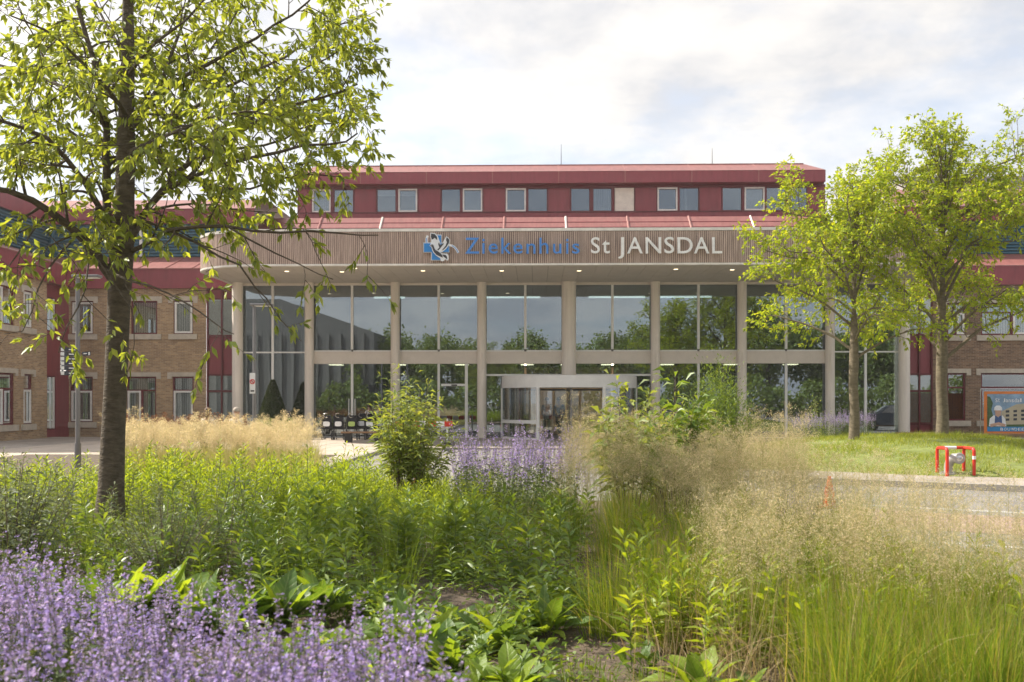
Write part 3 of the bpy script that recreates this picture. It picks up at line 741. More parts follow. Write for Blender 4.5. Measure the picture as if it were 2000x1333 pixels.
# ---- lettering on the fascia (default font glyphs turned into meshes)
YL = YF - 0.16
def glyph(ch):
    c = bpy.data.curves.new('g', 'FONT'); c.body = ch; c.size = 1.0; c.extrude = 0.04; c.resolution_u = 4; c.offset = 0.004
    o = bpy.data.objects.new('g', c); COL.objects.link(o)
    dg = bpy.context.evaluated_depsgraph_get(); dg.update()
    me = bpy.data.meshes.new_from_object(o.evaluated_get(dg)); bpy.data.objects.remove(o); bpy.data.curves.remove(c)
    return me
def put_letter(ch, u0, u1, v0, v1, Y, m, parent, depth=0.07, name='letter'):
    me = glyph(ch); co = np.empty(len(me.vertices) * 3); me.vertices.foreach_get('co', co); co = co.reshape(-1, 3)
    lo, hi = co.min(0), co.max(0)
    a = P(u0, v1, Y); b = P(u1, v0, Y)
    o = np.empty_like(co)
    o[:, 0] = a.x + (co[:, 0] - lo[0]) / (hi[0] - lo[0]) * (b.x - a.x)
    o[:, 2] = a.z + (co[:, 1] - lo[1]) / (hi[1] - lo[1]) * (b.z - a.z)
    o[:, 1] = Y - (co[:, 2] - lo[2]) / (hi[2] - lo[2]) * depth
    me.vertices.foreach_set('co', o.ravel()); me.materials.clear(); me.materials.append(MATS[m]); me.name = name
    return new_obj(name, me, parent)
sg = thing('facade_lettering', 'raised blue and white hospital name letters mounted on the wooden canopy', 'sign', (X(1160, YL), YL, 7.0))
BL, TP = 496.3, 465.2
for ch, a, b, t in (('Z', 908.8, 935.8, TP), ('i', 941.8, 946.9, 467.2), ('e', 954.5, 972.5, 476.6), ('k', 979.3, 998.3, TP), ('e', 1002.5, 1020.8, 476.6),
                    ('n', 1028.3, 1046, 476.8), ('h', 1053.5, 1071, TP), ('u', 1080.2, 1096.5, 477.2), ('i', 1105.4, 1110.3, 467.2), ('s', 1117.3, 1131.8, 476.6)):
    put_letter(ch, a, b, t, BL, YL, 'letter_blue', sg)
for ch, a, b, t in (('S', 1154, 1171.5, 464.2), ('t', 1176, 1191, 470), ('A', 1224.6, 1255, 464.2), ('N', 1260.8, 1290.8, 464.2), ('S', 1297.3, 1316.2, 463.6),
                    ('D', 1323, 1352.3, 464.2), ('A', 1355, 1384.8, 464.2), ('L', 1390.5, 1410, 464.2)):
    put_letter(ch, a, b, t, BL - 0.5, YL, 'letter_white', sg)
def upoly(pts, Y, d, m, nm, parent):
    q = [P(u, v, Y) for u, v in pts]
    a = sum(q[i].x * q[(i + 1) % len(q)].z - q[(i + 1) % len(q)].x * q[i].z for i in range(len(q)))
    if a < 0: q = q[::-1]
    return MB().poly_y([(p.x, p.z) for p in q], Y - d, Y).build(nm, m, parent)
upoly([(1213, 464.2), (1218.6, 464.2), (1218.8, 497), (1217.5, 502), (1214, 505.2), (1209.5, 506), (1207.3, 504.5), (1208, 502.4), (1211, 501.6), (1213, 498.5)], YL, 0.07, 'letter_white', 'letter', sg)

# ---- emblem
em = thing('hospital_emblem', 'blue cross emblem with a black and white flying dove on the canopy', 'sign', (X(860, YL), YL, 7.0))
def E(pts): return [(800 + x / 6.667, 440 + y / 6.667) for x, y in pts]
cross = [(290, 135), (410, 135), (410, 238), (512, 238), (512, 352), (410, 352), (410, 455), (290, 455), (290, 352), (188, 352), (188, 238), (290, 238)]
cen = (350, 295)
def grow(pts, d):
    return [(x + (d if x > cen[0] else -d) * 1.0, y + (d if y > cen[1] else -d) * 1.0) for x, y in pts]
upoly(E(grow(cross, 7)), YL, 0.05, 'emblem_light', 'cross_border', em)
upoly(E(cross), YL - 0.05, 0.02, 'emblem_blue', 'cross', em)
def arcband(pts, wd, m, nm, y, d):
    L = []; Rr = []
    for i, (x, yv) in enumerate(pts):
        x0, y0 = pts[max(0, i - 1)]; x1, y1 = pts[min(len(pts) - 1, i + 1)]
        l = math.hypot(x1 - x0, y1 - y0); nx, ny = -(y1 - y0) / l, (x1 - x0) / l
        L.append((x + nx * wd, yv + ny * wd)); Rr.append((x - nx * wd, yv - ny * wd))
    upoly(E(L + Rr[::-1]), y, d, m, nm, em)
la = [(236, 138), (222, 170), (219, 205), (228, 245), (250, 280), (290, 312)]
ra_ = [(515, 262), (550, 268), (585, 288), (612, 320), (634, 362)]
for q in (la, ra_):
    arcband(q, 14, 'emblem_light', 'arc', YL - 0.052, 0.012)
    arcband(q[1:], 4.5, 'emblem_blue', 'arc_line', YL - 0.066, 0.006)
for nm, m, dep, pts in (
    ('wing', 'emblem_light', 0, [(272, 98), (332, 108), (370, 148), (380, 185), (402, 235), (392, 278), (352, 322), (318, 322), (288, 272), (270, 262), (282, 210), (280, 185), (268, 150)]),
    ('wing_tip', 'emblem_dark', 1, [(281, 110), (326, 118), (356, 150), (362, 198), (343, 182), (326, 165), (302, 187), (288, 186), (277, 150)]),
    ('wing', 'emblem_light', 0, [(345, 335), (378, 290), (428, 235), (478, 145), (504, 162), (526, 190), (524, 232), (504, 275), (472, 315), (424, 350), (375, 350)]),
    ('wing_tip', 'emblem_dark', 1, [(482, 158), (500, 172), (518, 192), (513, 235), (482, 282), (442, 322), (418, 332), (468, 272), (486, 225), (474, 195)]),
    ('wing_tip', 'emblem_dark', 1, [(360, 322), (388, 292), (372, 250), (384, 222), (398, 262), (432, 240), (448, 240), (402, 300), (376, 330)]),
    ('body', 'emblem_light', 2, [(258, 268), (288, 242), (318, 254), (326, 285), (342, 318), (380, 340), (428, 370), (492, 372), (506, 400), (508, 445), (492, 466), (466, 444), (442, 470), (412, 472), (398, 432), (344, 396), (306, 354), (292, 322), (284, 290)]),
    ('body', 'emblem_dark', 3, [(266, 268), (290, 250), (310, 260), (318, 288), (335, 322), (375, 346), (408, 372), (424, 392), (432, 424), (400, 412), (350, 388), (316, 350), (302, 320), (292, 285)]),
    ('tail', 'emblem_dark', 3, [(424, 384), (466, 388), (486, 410), (492, 448), (466, 430), (440, 408)]),
    ('eye', 'emblem_light', 4, [(284, 262), (292, 262), (292, 268), (284, 268)])):
    upoly(E(pts), YL - 0.070 - 0.012 * dep, 0.010, m, nm, em)

# ================================================================== UPPER BLOCK
YB = 54.0
top = thing('top_floor_block', 'dark red panelled top floor of the hospital with a row of windows', 'building', (1.4, 56, 10))
def zb(v, Y=YB): return Z(v, 1.4, Y)
XA, XB = X(581, YB), X(1612, YB)
z_b, z_w0, z_w1, z_o, z_t = zb(424), zb(413), zb(368), zb(363), zb(340)
MB().box(XA, XB, YB + 0.25, YB + 9, 9.0, z_t).build('wall_core', 'red_panel', top)
# window openings
wins = [(610, 646, 'w', 'blind'), (652, 690, 'r', 'blind'), (736, 773, 'r', 'half'), (778, 815, 'w', 'half'), (862, 899, 'r', ''), (904, 942, 'w', 'pink'), (988, 1027, 'w', ''), (1031, 1069, 'r', ''),
        (1115, 1152, 'r', ''), (1158, 1195, 'r', 'curt'), (1200, 1239, 'b', ''), (1284, 1323, 'w', ''), (1327, 1365, 'r', 'strip'), (1411, 1449, 'r', ''), (1454, 1493, 'w', 'pink'), (1497, 1534, 'r', ''), (1539, 1577, 'r', '')]
prev = XA
wz0, wz1 = z_w0, z_w1
MB().box(XA, XB, YB + 0.02, YB + 0.25, z_b - 1.2, wz0 - 0.06).build('sill_band', 'red_panel', top)
MB().box(XA, XB, YB - 0.02, YB + 0.24, wz0 - 0.06, wz0 - 0.005).build('sill_rail', 'red_frame', top)
MB().box(XA, XB, YB - 0.02, YB + 0.25, wz1 + 0.005, z_o).build('head_rail', 'red_frame', top)
for u0, u1, ty, ins in wins:
    a, b = X(u0, YB), X(u1, YB)
    if a - prev > 0.02:
        if a - prev > 0.5:
            MB().box(prev + 0.06, a - 0.06, YB, YB + 0.25, wz0, wz1).build('wall_panel', 'red_panel', top)
            MB().box(prev, prev + 0.055, YB - 0.03, YB + 0.25, wz0, wz1).build('mullion', 'red_frame', top); MB().box(a - 0.055, a, YB - 0.03, YB + 0.25, wz0, wz1).build('mullion', 'red_frame', top)
        else: MB().box(prev, a, YB - 0.03, YB + 0.25, wz0, wz1).build('mullion', 'red_frame', top)
    prev = b
    if ty == 'b':
        MB().box(a + 0.02, b - 0.02, YB + 0.02, YB + 0.2, wz0, wz1).build('infill_panel', 'blind', top); continue
    f = 0.075 if ty == 'w' else 0.03; dpt = -0.045 if ty == 'w' else 0.05
    mb = MB()
    yA = YB + dpt; yB_ = YB + 0.15
    mb.box(a, b, yA, yB_, wz1 - f, wz1); mb.box(a, b, yA, yB_, wz0, wz0 + f)
    mb.box(a, a + f, yA, yB_, wz0 + f, wz1 - f); mb.box(b - f, b, yA, yB_, wz0 + f, wz1 - f)
    wo = mb.build('window', 'white_frame' if ty == 'w' else 'red_frame', top)
    MB().box(a + f, b - f, YB + 0.08, YB + 0.10, wz0 + f, wz1 - f).build('pane', 'top_glass', wo)
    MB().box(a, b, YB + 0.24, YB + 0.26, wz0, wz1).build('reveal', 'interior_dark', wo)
    if ins == 'blind':
        bl = MB(); n = 9
        for k in range(n):
            xk = a + f + (b - a - 2 * f) * k / n; bl.box(xk, xk + (b - a - 2 * f) / n * 0.85, YB + 0.15, YB + 0.16, wz0 + 0.05, wz1 - 0.05)
        bl.build('blind', 'blind', wo)
    elif ins == 'half': MB().box(a + f, b - f, YB + 0.15, YB + 0.17, wz0 + (wz1 - wz0) * 0.72, wz1 - f).build('blind', 'white_frame', wo)
    elif ins == 'pink': MB().box(a + f, b - f, YB + 0.15, YB + 0.17, wz0 + f, wz1 - f).build('blind', 'blind_grey', wo)
    elif ins == 'strip': MB().box(a + 0.3, a + 0.42, YB + 0.15, YB + 0.17, wz0 + f, wz1 - f).build('blind', 'white_frame', wo)
    elif ins == 'curt':
        cu = MB()
        for k in range(8): 
            xk = a + 0.04 + (b - a - 0.08) * k / 8
            cu.tube([(xk + .06, YB + .18, wz0 + .03), (xk + .06, YB + .18, wz1 - .03)], 0.06, 6)
        cu.build('curtain', 'blind_grey', wo)
MB().box(prev, XB, YB, YB + 0.25, wz0, wz1).build('wall_panel', 'red_panel', top)
# overhanging band and sloped crown, panel by panel
XA2, XB2 = X(576, YB - 0.6), X(1613, YB - 0.6); npan = 8; YO = YB - 0.6; YT = YB + 0.9; zt2 = Z(323.5, 1.4, YT)
for k in range(npan):
    a = XA2 + (XB2 - XA2) * k / npan; b = XA2 + (XB2 - XA2) * (k + 1) / npan
    g = 0.012
    MB().box(a + g, b - g, YO, YB + 0.2, z_o + 0.02, z_t - 0.01).build('band_panel', 'red_panel', top)
    ta = a + (0.75 if k == 0 else 0); tb = b - (0.75 if k == npan - 1 else 0)
    MB().add([(a + g, YO - 0.03, z_t), (b - g, YO - 0.03, z_t), (tb - g, YT, zt2), (ta + g, YT, zt2), (a + g, YT + 1, z_t), (b - g, YT + 1, z_t)],
             [(0, 1, 2, 3), (1, 5, 2), (0, 3, 4), (0, 4, 5, 1), (3, 2, 5, 4)]).build('roof_panel', 'red_panel_skylit', top)
    if k:
        MB().add([(a - 0.03, YO - 0.05, z_t - 0.02), (a + 0.03, YO - 0.05, z_t - 0.02), (a + 0.03, YT, zt2 + 0.03), (a - 0.03, YT, zt2 + 0.03), (a - 0.03, YO, z_t - 0.1), (a + 0.03, YO, z_t - 0.1), (a + .03, YT + .05, zt2 - .08), (a - .03, YT + .05, zt2 - .08)],
                 [(0, 1, 2, 3), (4, 7, 6, 5), (0, 4, 5, 1), (2, 6, 7, 3), (0, 3, 7, 4), (1, 5, 6, 2)]).build('roof_seam', 'seam', top)
        MB().box(a - 0.02, a + 0.02, YO - 0.015, YO + 0.02, z_o + 0.02, z_t - 0.02).build('band_seam', 'seam', top)
MB().box(XA2 + 0.8, XB2 - 0.8, YT - 0.05, YB + 8.5, zt2 - 0.3, zt2 + 0.04).build('roof_top', 'red_panel_skylit', top)
# lower sloped skirt
ya, yb = 50.2, 51.5; za = Z(455, 1.4, ya); zb_ = Z(424.5, 1.4, yb); xa, xb = X(497, ya), X(1600, ya); npan = 9
for k in range(npan):
    a = xa + (xb - xa) * k / npan; b = xa + (xb - xa) * (k + 1) / npan
    MB().add([(a + .012, ya, za), (b - .012, ya, za), (b - .012, yb, zb_), (a + .012, yb, zb_), (a + .012, yb, za), (b - .012, yb, za)], [(0, 1, 2, 3), (1, 5, 2), (0, 3, 4), (0, 4, 5, 1), (3, 2, 5, 4)]).build('skirt_panel', 'red_panel_skylit', top)
    if k: MB().tube([(a, ya - 0.02, za), (a, yb, zb_ + 0.02)], 0.05, 6).build('skirt_seam', 'cap_white' if k % 3 == 2 else 'seam', top)
for zf in (0.33, 0.66):
    MB().tube([(xa + .02, ya + (yb - ya) * zf, za + (zb_ - za) * zf + .012), (xb - .02, ya + (yb - ya) * zf, za + (zb_ - za) * zf + .012)], 0.02, 6).build('skirt_rib', 'red_panel', top)
MB().box(xa - 4, xb + 4, 50.4, 53, 6.9, za - 0.02).build('lower_wall', 'red_panel', top)
for u, v, h in ((1096, 282, 0), (1391, 290, 0), (700, 312, 0)):
    p = P(u, v, YB + 1.5)
    tag(MB().tube([(p.x, p.y, zt2 - 0.02), (p.x, p.y, p.z)], [0.025, 0.012], 6).build('roof_antenna', 'steel_grey'), {1096: 'tallest thin rod on the red roof, above the middle of the entrance', 1391: 'thin rod on the red roof above the white letters', 700: 'short thin rod near the left end of the red roof'}[u], 'antenna', 'thin rods on the red roof')

# ================================================================== BRICK WINGS
def frontal_wall(x0, x1, z0, z1, Y, ops, m, parent, depth=0.14):
    """wall sheet facing -Y with openings (x0,x1,z0,z1) and reveals"""
    xs_ = sorted({x0, x1} | {o[0] for o in ops} | {o[1] for o in ops}); zs_ = sorted({z0, z1} | {o[2] for o in ops} | {o[3] for o in ops})
    mb = MB()
    for a, b in zip(xs_, xs_[1:]):
        for c, d in zip(zs_, zs_[1:]):
            xm, zm = (a + b) / 2, (c + d) / 2
            if any(o[0] < xm < o[1] and o[2] < zm < o[3] for o in ops): continue
            mb.quad((a, Y, c), (b, Y, c), (b, Y, d), (a, Y, d))
    for a, b, c, d in ops:
        e = Y + depth
        mb.quad((a, Y, c), (a, e, c), (a, e, d), (a, Y, d)); mb.quad((b, Y, c), (b, Y, d), (b, e, d), (b, e, c))
        mb.quad((a, Y, d), (a, e, d), (b, e, d), (b, Y, d)); mb.quad((a, Y, c), (b, Y, c), (b, e, c), (a, e, c))
    return mb
def rot_side(mb, x0):
    """turn frontal coords (x,Y,z) into a wall facing +X at x0: x->y, depth y->-x"""
    mb.v = [(x0 - y, x, z) for x, y, z in mb.v]; mb.f = [tuple(reversed(f)) for f in mb.f]; return mb
def put_window(a, b, z0, z1, Y, parent, kind, ins, side=None, trans=None):
    """window filling an opening; side = x0 turns it to a +X wall"""
    fix = (lambda mb: rot_side(mb, side)) if side is not None else (lambda mb: mb)
    mb = MB(); t = 0.07; yA, yB_ = Y + 0.05, Y + 0.14
    mb.box(a, b, yA, yB_, z1 - t, z1); mb.box(a, b, yA, yB_, z0, z0 + t); mb.box(a, a + t, yA, yB_, z0 + t, z1 - t); mb.box(b - t, b, yA, yB_, z0 + t, z1 - t)
    zt_ = z1 - t
    if trans: mb.box(a + t, b - t, yA, yB_, z0 + (z1 - z0) * trans, z0 + (z1 - z0) * trans + 0.07); zt_ = z0 + (z1 - z0) * trans
    if kind == 'rw' or kind == 'wr': mb.box((a + b) / 2 - 0.06, (a + b) / 2 + 0.06, yA, yB_, z0 + t, zt_)
    wo = fix(mb).build('window', 'red_frame', parent)
    fix(MB().box(a + t, b - t, Y + 0.10, Y + 0.115, z0 + t, z1 - t)).build('pane', 'window_glass', wo)
    s0, s1 = a + t * 0.6, b - t * 0.6
    if kind == 'rw': s0 = (a + b) / 2 + 0.03
    if kind == 'wr': s1 = (a + b) / 2 - 0.03
    if kind != 'r':
        w_ = MB(); k = 0.085; y0, y1 = Y + 0.02, Y + 0.08; q0, q1 = z0 + t * 0.6, zt_ + 0.02
        w_.box(s0, s1, y0, y1, q1 - k, q1); w_.box(s0, s1, y0, y1, q0, q0 + k); w_.box(s0, s0 + k, y0, y1, q0 + k, q1 - k); w_.box(s1 - k, s1, y0, y1, q0 + k, q1 - k)
        fix(w_).build('sash', 'white_frame', wo)
    if ins:
        bl = MB(); n = max(5, int((b - a) / 0.11)); lo = z0 + t + (0.0 if ins != 'short' else 0.25)
        for k in range(n):
            xk = a + t + (b - a - 2 * t) * k / n; bl.box(xk, xk + (b - a - 2 * t) / n * 0.8, Y + 0.19, Y + 0.20, lo, z1 - t)
        fix(bl).build('blind', 'blind_grey' if ins == 'grey' else 'blind', wo)
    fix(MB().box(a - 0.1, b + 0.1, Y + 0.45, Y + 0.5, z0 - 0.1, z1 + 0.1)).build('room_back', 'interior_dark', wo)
    tr = MB(); tr.box(a - 0.22, b + 0.22, Y - 0.05, Y + 0.04, z1 + 0.004, z1 + 0.19); tr.box(a - 0.22, a - 0.03, Y - 0.05, Y + 0.02, z1 - 0.10, z1 + 0.004); tr.box(b + 0.03, b + 0.22, Y - 0.05, Y + 0.02, z1 - 0.10, z1 + 0.004)
    fix(tr).build('lintel', 'stone_trim', parent)
    fix(MB().box(a - 0.2, b + 0.2, Y - 0.09, Y + 0.06, z0 - 0.24, z0 - 0.004)).build('sill', 'stone_trim', parent)
def sweep(path_off, z0z1, name, m, parent, path):
    """wall strip between two (offset,z) profile points along the L path"""
    (o0, z0), (o1, z1) = path_off
    A = path(o0); B = path(o1); mb = MB()
    for i in range(len(A) - 1):
        mb.quad((*A[i], z0), (*A[i + 1], z0), (*B[i + 1], z1), (*B[i], z1))
    return mb
lw = thing('brick_wing', 'brown brick hospital wing with red roof bands on the left of the entrance', 'building', (-18, 44, 0))
YW = 44.0; XW = -20.6; xe = X(403, YW)
def zw(v, Y=YW, x=-17): return Z(v, x, Y)
opsF = []
zu0, zu1, zl0, zl1 = zw(653), zw(588), zw(825), zw(736)
spec = [(139, 182, 'w', 'b'), (256, 307, 'r', 'b'), (339, 377, 'w', 'g')]
low = [(137, 181, 'w', 'grey'), (247, 305, 'wr', 'grey'), (337, 378, 'w', 'grey')]
for u0, u1, k, i_ in spec: opsF.append((X(u0, YW), X(u1, YW), zu0, zu1))
for u0, u1, k, i_ in low: opsF.append((X(u0, YW), X(u1, YW), zl0, zl1))
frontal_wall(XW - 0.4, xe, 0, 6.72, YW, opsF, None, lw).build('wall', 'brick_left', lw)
for (a, b, c, d), (u0, u1, k, i_) in zip(opsF[:3], spec): put_window(a, b, c, d, YW, lw, k, 'short' if u0 == 139 else 'blind')
for (a, b, c, d), (u0, u1, k, i_) in zip(opsF[3:], low): put_window(a, b, c, d, YW, lw, k, 'grey', trans=0.68)
# side wall facing right
yc = 41.5
opsS = []
sY = [(Yat(63, XW), Yat(46, XW)), (Yat(28, XW), Yat(-14, XW)), (Yat(-60, XW), Yat(-110, XW))]
sY = [(min(a, b), max(a, b)) for a, b in sY]
for a, b in sY: opsS += [(a, b, zu0 - 0.02, zu1), (a, b, zl0, zl1)]
rot_side(frontal_wall(33.5, yc, 0, 6.72, 0.0, opsS, None, lw), XW).build('wall', 'brick_left', lw)
for k, (a, b) in enumerate(sY):
    put_window(a, b, zu0 - 0.02, zu1, 0.0, lw, 'w' if k == 0 else 'wr', 'grey', side=XW)
    put_window(a, b, zl0, zl1, 0.0, lw, 'w' if k == 0 else 'wr', 'grey', side=XW, trans=0.68)
MB().box(XW - 12, XW, 33.3, 33.5, 0, 6.72).build('wall', 'brick_left', lw)
# red glazed strip in the corner
XC = XW - 0.25
opsC = [(41.75, 42.8, zu0, zu1), (41.75, 42.8, zl0 - 0.3, zl1)]
rot_side(frontal_wall(yc, YW, 0, 6.72, 0.0, opsC, None, lw), XC).build('red_strip', 'red_panel', lw)
MB().box(XC - 0.01, XW, yc - 0.01, yc + 0.02, 0, 6.72).build('red_return', 'red_panel', lw)
for a, b, c, d in opsC:
    mb = MB(); t = .06
    mb.box(a, b, 0.03, .12, d - t, d); mb.box(a, b, 0.03, .12, c, c + t); mb.box(a, a + t, 0.03, .12, c + t, d - t); mb.box(b - t, b, 0.03, .12, c + t, d - t)
    wo = rot_side(mb, XC).build('window', 'red_frame', lw); rot_side(MB().box(a + t, b - t, .07, .08, c + t, d - t), XC).build('pane', 'window_glass', wo)
    rot_side(MB().box(a, b, .4, .42, c, d), XC).build('room_back', 'interior_dark', wo)
    rot_side(MB().box(b - 0.25, b - 0.18, -0.03, 0.03, c + t, d - t), XC).build('sash', 'white_frame', wo)
# red glazed strip against the entrance column
def red_curtain(u0, u1, Y, parent, extra=()):
    x0, x1 = X(u0, Y), X(u1, Y)
    xm = (x0 + x1) / 2
    MB().box(x0, x1, Y + 0.1, Y + 0.3, 0, 6.72).build('red_strip', 'red_panel', parent)
    for z in (0.05, zl0 - 0.1, zl0 + 1.35, zl1 + 0.05, zu0 - 0.12, zu1 + 0.05): MB().box(x0, x1, Y, Y + 0.1, z, z + 0.07).build('rail', 'red_frame', parent)
    for x in (x0 + .03, xm, x1 - .03): MB().box(x - 0.035, x + 0.035, Y - 0.012, Y + 0.1, 0.0, 6.7).build('mullion', 'red_frame', parent)
    for a, b in ((x0 + .07, xm - .04), (xm + .04, x1 - .07)):
        for c, d in ((zl0, zl0 + 1.33), (zl0 + 1.43, zl1 + 0.04), (zu0 - 0.03, zu1 + 0.04)):
            MB().box(a, b, Y + 0.04, Y + 0.05, c, d).build('pane', 'window_glass', parent)
            MB().box(a, b, Y + 0.09, Y + 0.098, c, d).build('blind', 'blind' if c > 3 else 'blind_grey', parent)
red_curtain(404, 462, YW + 0.02, lw)
# roof bands swept round the court
def lpath(o):
    xx = XW - o; yy = YW - 0.02 + o
    return [(xx, 33.3), (xx, yy), (X(470, YW), yy)]
def band(o0, z0, o1, z1, nm, m): sweep(((o0, z0), (o1, z1)), None, nm, m, lw, lpath).build(nm, m, lw)
band(-0.16, 6.66, -0.16, 7.55, 'fascia_band', 'red_panel'); band(-0.16, 6.66, 0.3, 6.66, 'fascia_soffit', 'red_panel')
band(-0.2, 7.55, 2.4, 8.42, 'roof_slope', 'red_panel_skylit'); band(-0.2, 7.50, -0.2, 7.55, 'roof_edge', 'seam')
band(2.4, 8.42, 2.4, 9.95, 'louvre_back', 'blue_louvre')
band(2.2, 9.95, 2.2, 10.65, 'fascia_band', 'red_panel'); band(2.15, 10.65, 4.4, 11.5, 'roof_slope', 'red_panel_skylit'); band(4.4, 11.5, 14, 11.5, 'roof_top', 'red_panel_skylit'); band(2.2, 9.95, 2.6, 9.95, 'fascia_soffit', 'red_frame')
lv = MB(); px_ = lpath(2.4)
for k in range(10):
    z = 8.48 + 0.145 * k
    for (xa_, ya_), (xb_, yb__) in ((px_[0], px_[1]), (px_[1], px_[2])):
        if xa_ == xb_: lv.add([(xa_ + .14, ya_, z), (xa_ + .14, yb__ - .1, z), (xa_ + .02, yb__ - .1, z + .11), (xa_ + .02, ya_, z + .11), (xa_ + .14, ya_, z - .02), (xa_ + .14, yb__ - .1, z - .02)], [(0, 1, 2, 3), (4, 5, 1, 0)])
        else: lv.add([(xa_ + .1, ya_ - .14, z), (xb_, ya_ - .14, z), (xb_, ya_ - .02, z + .11), (xa_ + .1, ya_ - .02, z + .11), (xa_ + .1, ya_ - .14, z - .02), (xb_, ya_ - .14, z - .02)], [(0, 1, 2, 3), (4, 5, 1, 0)])
tag(lv.build('louvre_slat', 'blue_louvre', lw), kind='stuff')
for k in range(6):
    xk = px_[1][0] + 0.3 + 2.1 * k
    if xk < px_[2][0]: MB().box(xk - .06, xk + .06, px_[1][1] - .17, px_[1][1], 8.43, 9.94).build('louvre_post', 'white_frame' if k in (2, 4) else 'blue_louvre', lw)
for k in range(9):
    xk = XW + 0.6 + 1.2 * k
    if xk < xe + 1: MB().tube([(xk, YW - 0.24, 7.55), (xk, YW + 2.36, 8.43)], 0.03, 5).build('roof_seam', 'seam', lw)

rw = thing('brick_wing', 'brown brick wing, tree shade put into its colour, with red window strip behind the two trees on the right', 'building', (22, 44, 0))
x0, x1 = X(1822, YW), 44.0
opsR = []; rz0, rz1 = zw(822, x=20), zw(729, x=20); ru0, ru1 = zw(655, x=20), zw(592, x=20)
for u0, u1 in ((1850, 1886), (1916, 2040), (2080, 2130)): opsR += [(X(u0, YW), X(u1, YW), rz0, rz1), (X(u0, YW), X(u1, YW), ru0, ru1)]
frontal_wall(x0, x1, 0, 6.72, YW, opsR, None, rw).build('wall', 'brick_right_shaded', rw)
for i, (a, b, c, d) in enumerate(opsR): put_window(a, b, c, d, YW, rw, 'r' if i in (0, 2, 4) else 'rw', '' if i % 2 == 0 else 'grey', trans=0.68)
red_curtain(1770, 1822, YW + 0.02, rw)
MB().box(X(1764, YW), x1, YW - 0.16, YW + 0.3, 6.725, 7.55).build('fascia_band', 'red_panel', rw)
MB().add([(X(1764, YW), YW - .2, 7.555), (x1, YW - .2, 7.555), (x1, YW + 2.4, 8.42), (X(1764, YW), YW + 2.4, 8.42)], [(0, 1, 2, 3)]).build('roof_slope', 'red_panel_skylit', rw)
xr0 = XR + 0.4
MB().box(xr0, x1, 46.5, 46.7, 8.3, 9.95).build('louvre_back', 'blue_louvre', rw)
lv = MB()
for k in range(10):
    z = 8.48 + .145 * k; lv.add([(xr0, 46.36, z), (x1, 46.36, z), (x1, 46.49, z + .11), (xr0, 46.49, z + .11), (xr0, 46.36, z - .02), (x1, 46.36, z - .02)], [(0, 1, 2, 3), (4, 5, 1, 0)])
tag(lv.build('louvre_slat', 'blue_louvre', rw), kind='stuff')
MB().box(xr0 - .1, x1, 46.2, 47, 9.955, 10.6).build('fascia_band', 'red_panel', rw)
MB().add([(xr0 - .1, 46.1, 10.605), (x1, 46.1, 10.605), (x1, 49.2, 12.0), (xr0 - .1, 49.2, 12.0)], [(0, 1, 2, 3)]).build('roof_slope', 'red_panel_skylit', rw)
tw = thing('concrete_block', 'plain grey concrete upper block with a thin railing beyond the right wing', 'building', (X(1900, 72), 74, 0))
MB().box(X(1768, 72), X(2300, 72), 72, 84, 0, Z(345, 30, 72)).build('wall', 'tower_grey', tw)
rl = MB(); zt_ = Z(345, 30, 72)
for k in range(14): rl.tube([(X(1772, 72) + 1.3 * k, 72.2, zt_), (X(1772, 72) + 1.3 * k, 72.2, zt_ + .62)], .02, 5)
for h in (.33, .6): rl.tube([(X(1770, 72), 72.2, zt_ + h), (X(2290, 72), 72.2, zt_ + h)], .018, 5)
rl.build('railing', 'steel_grey', tw)

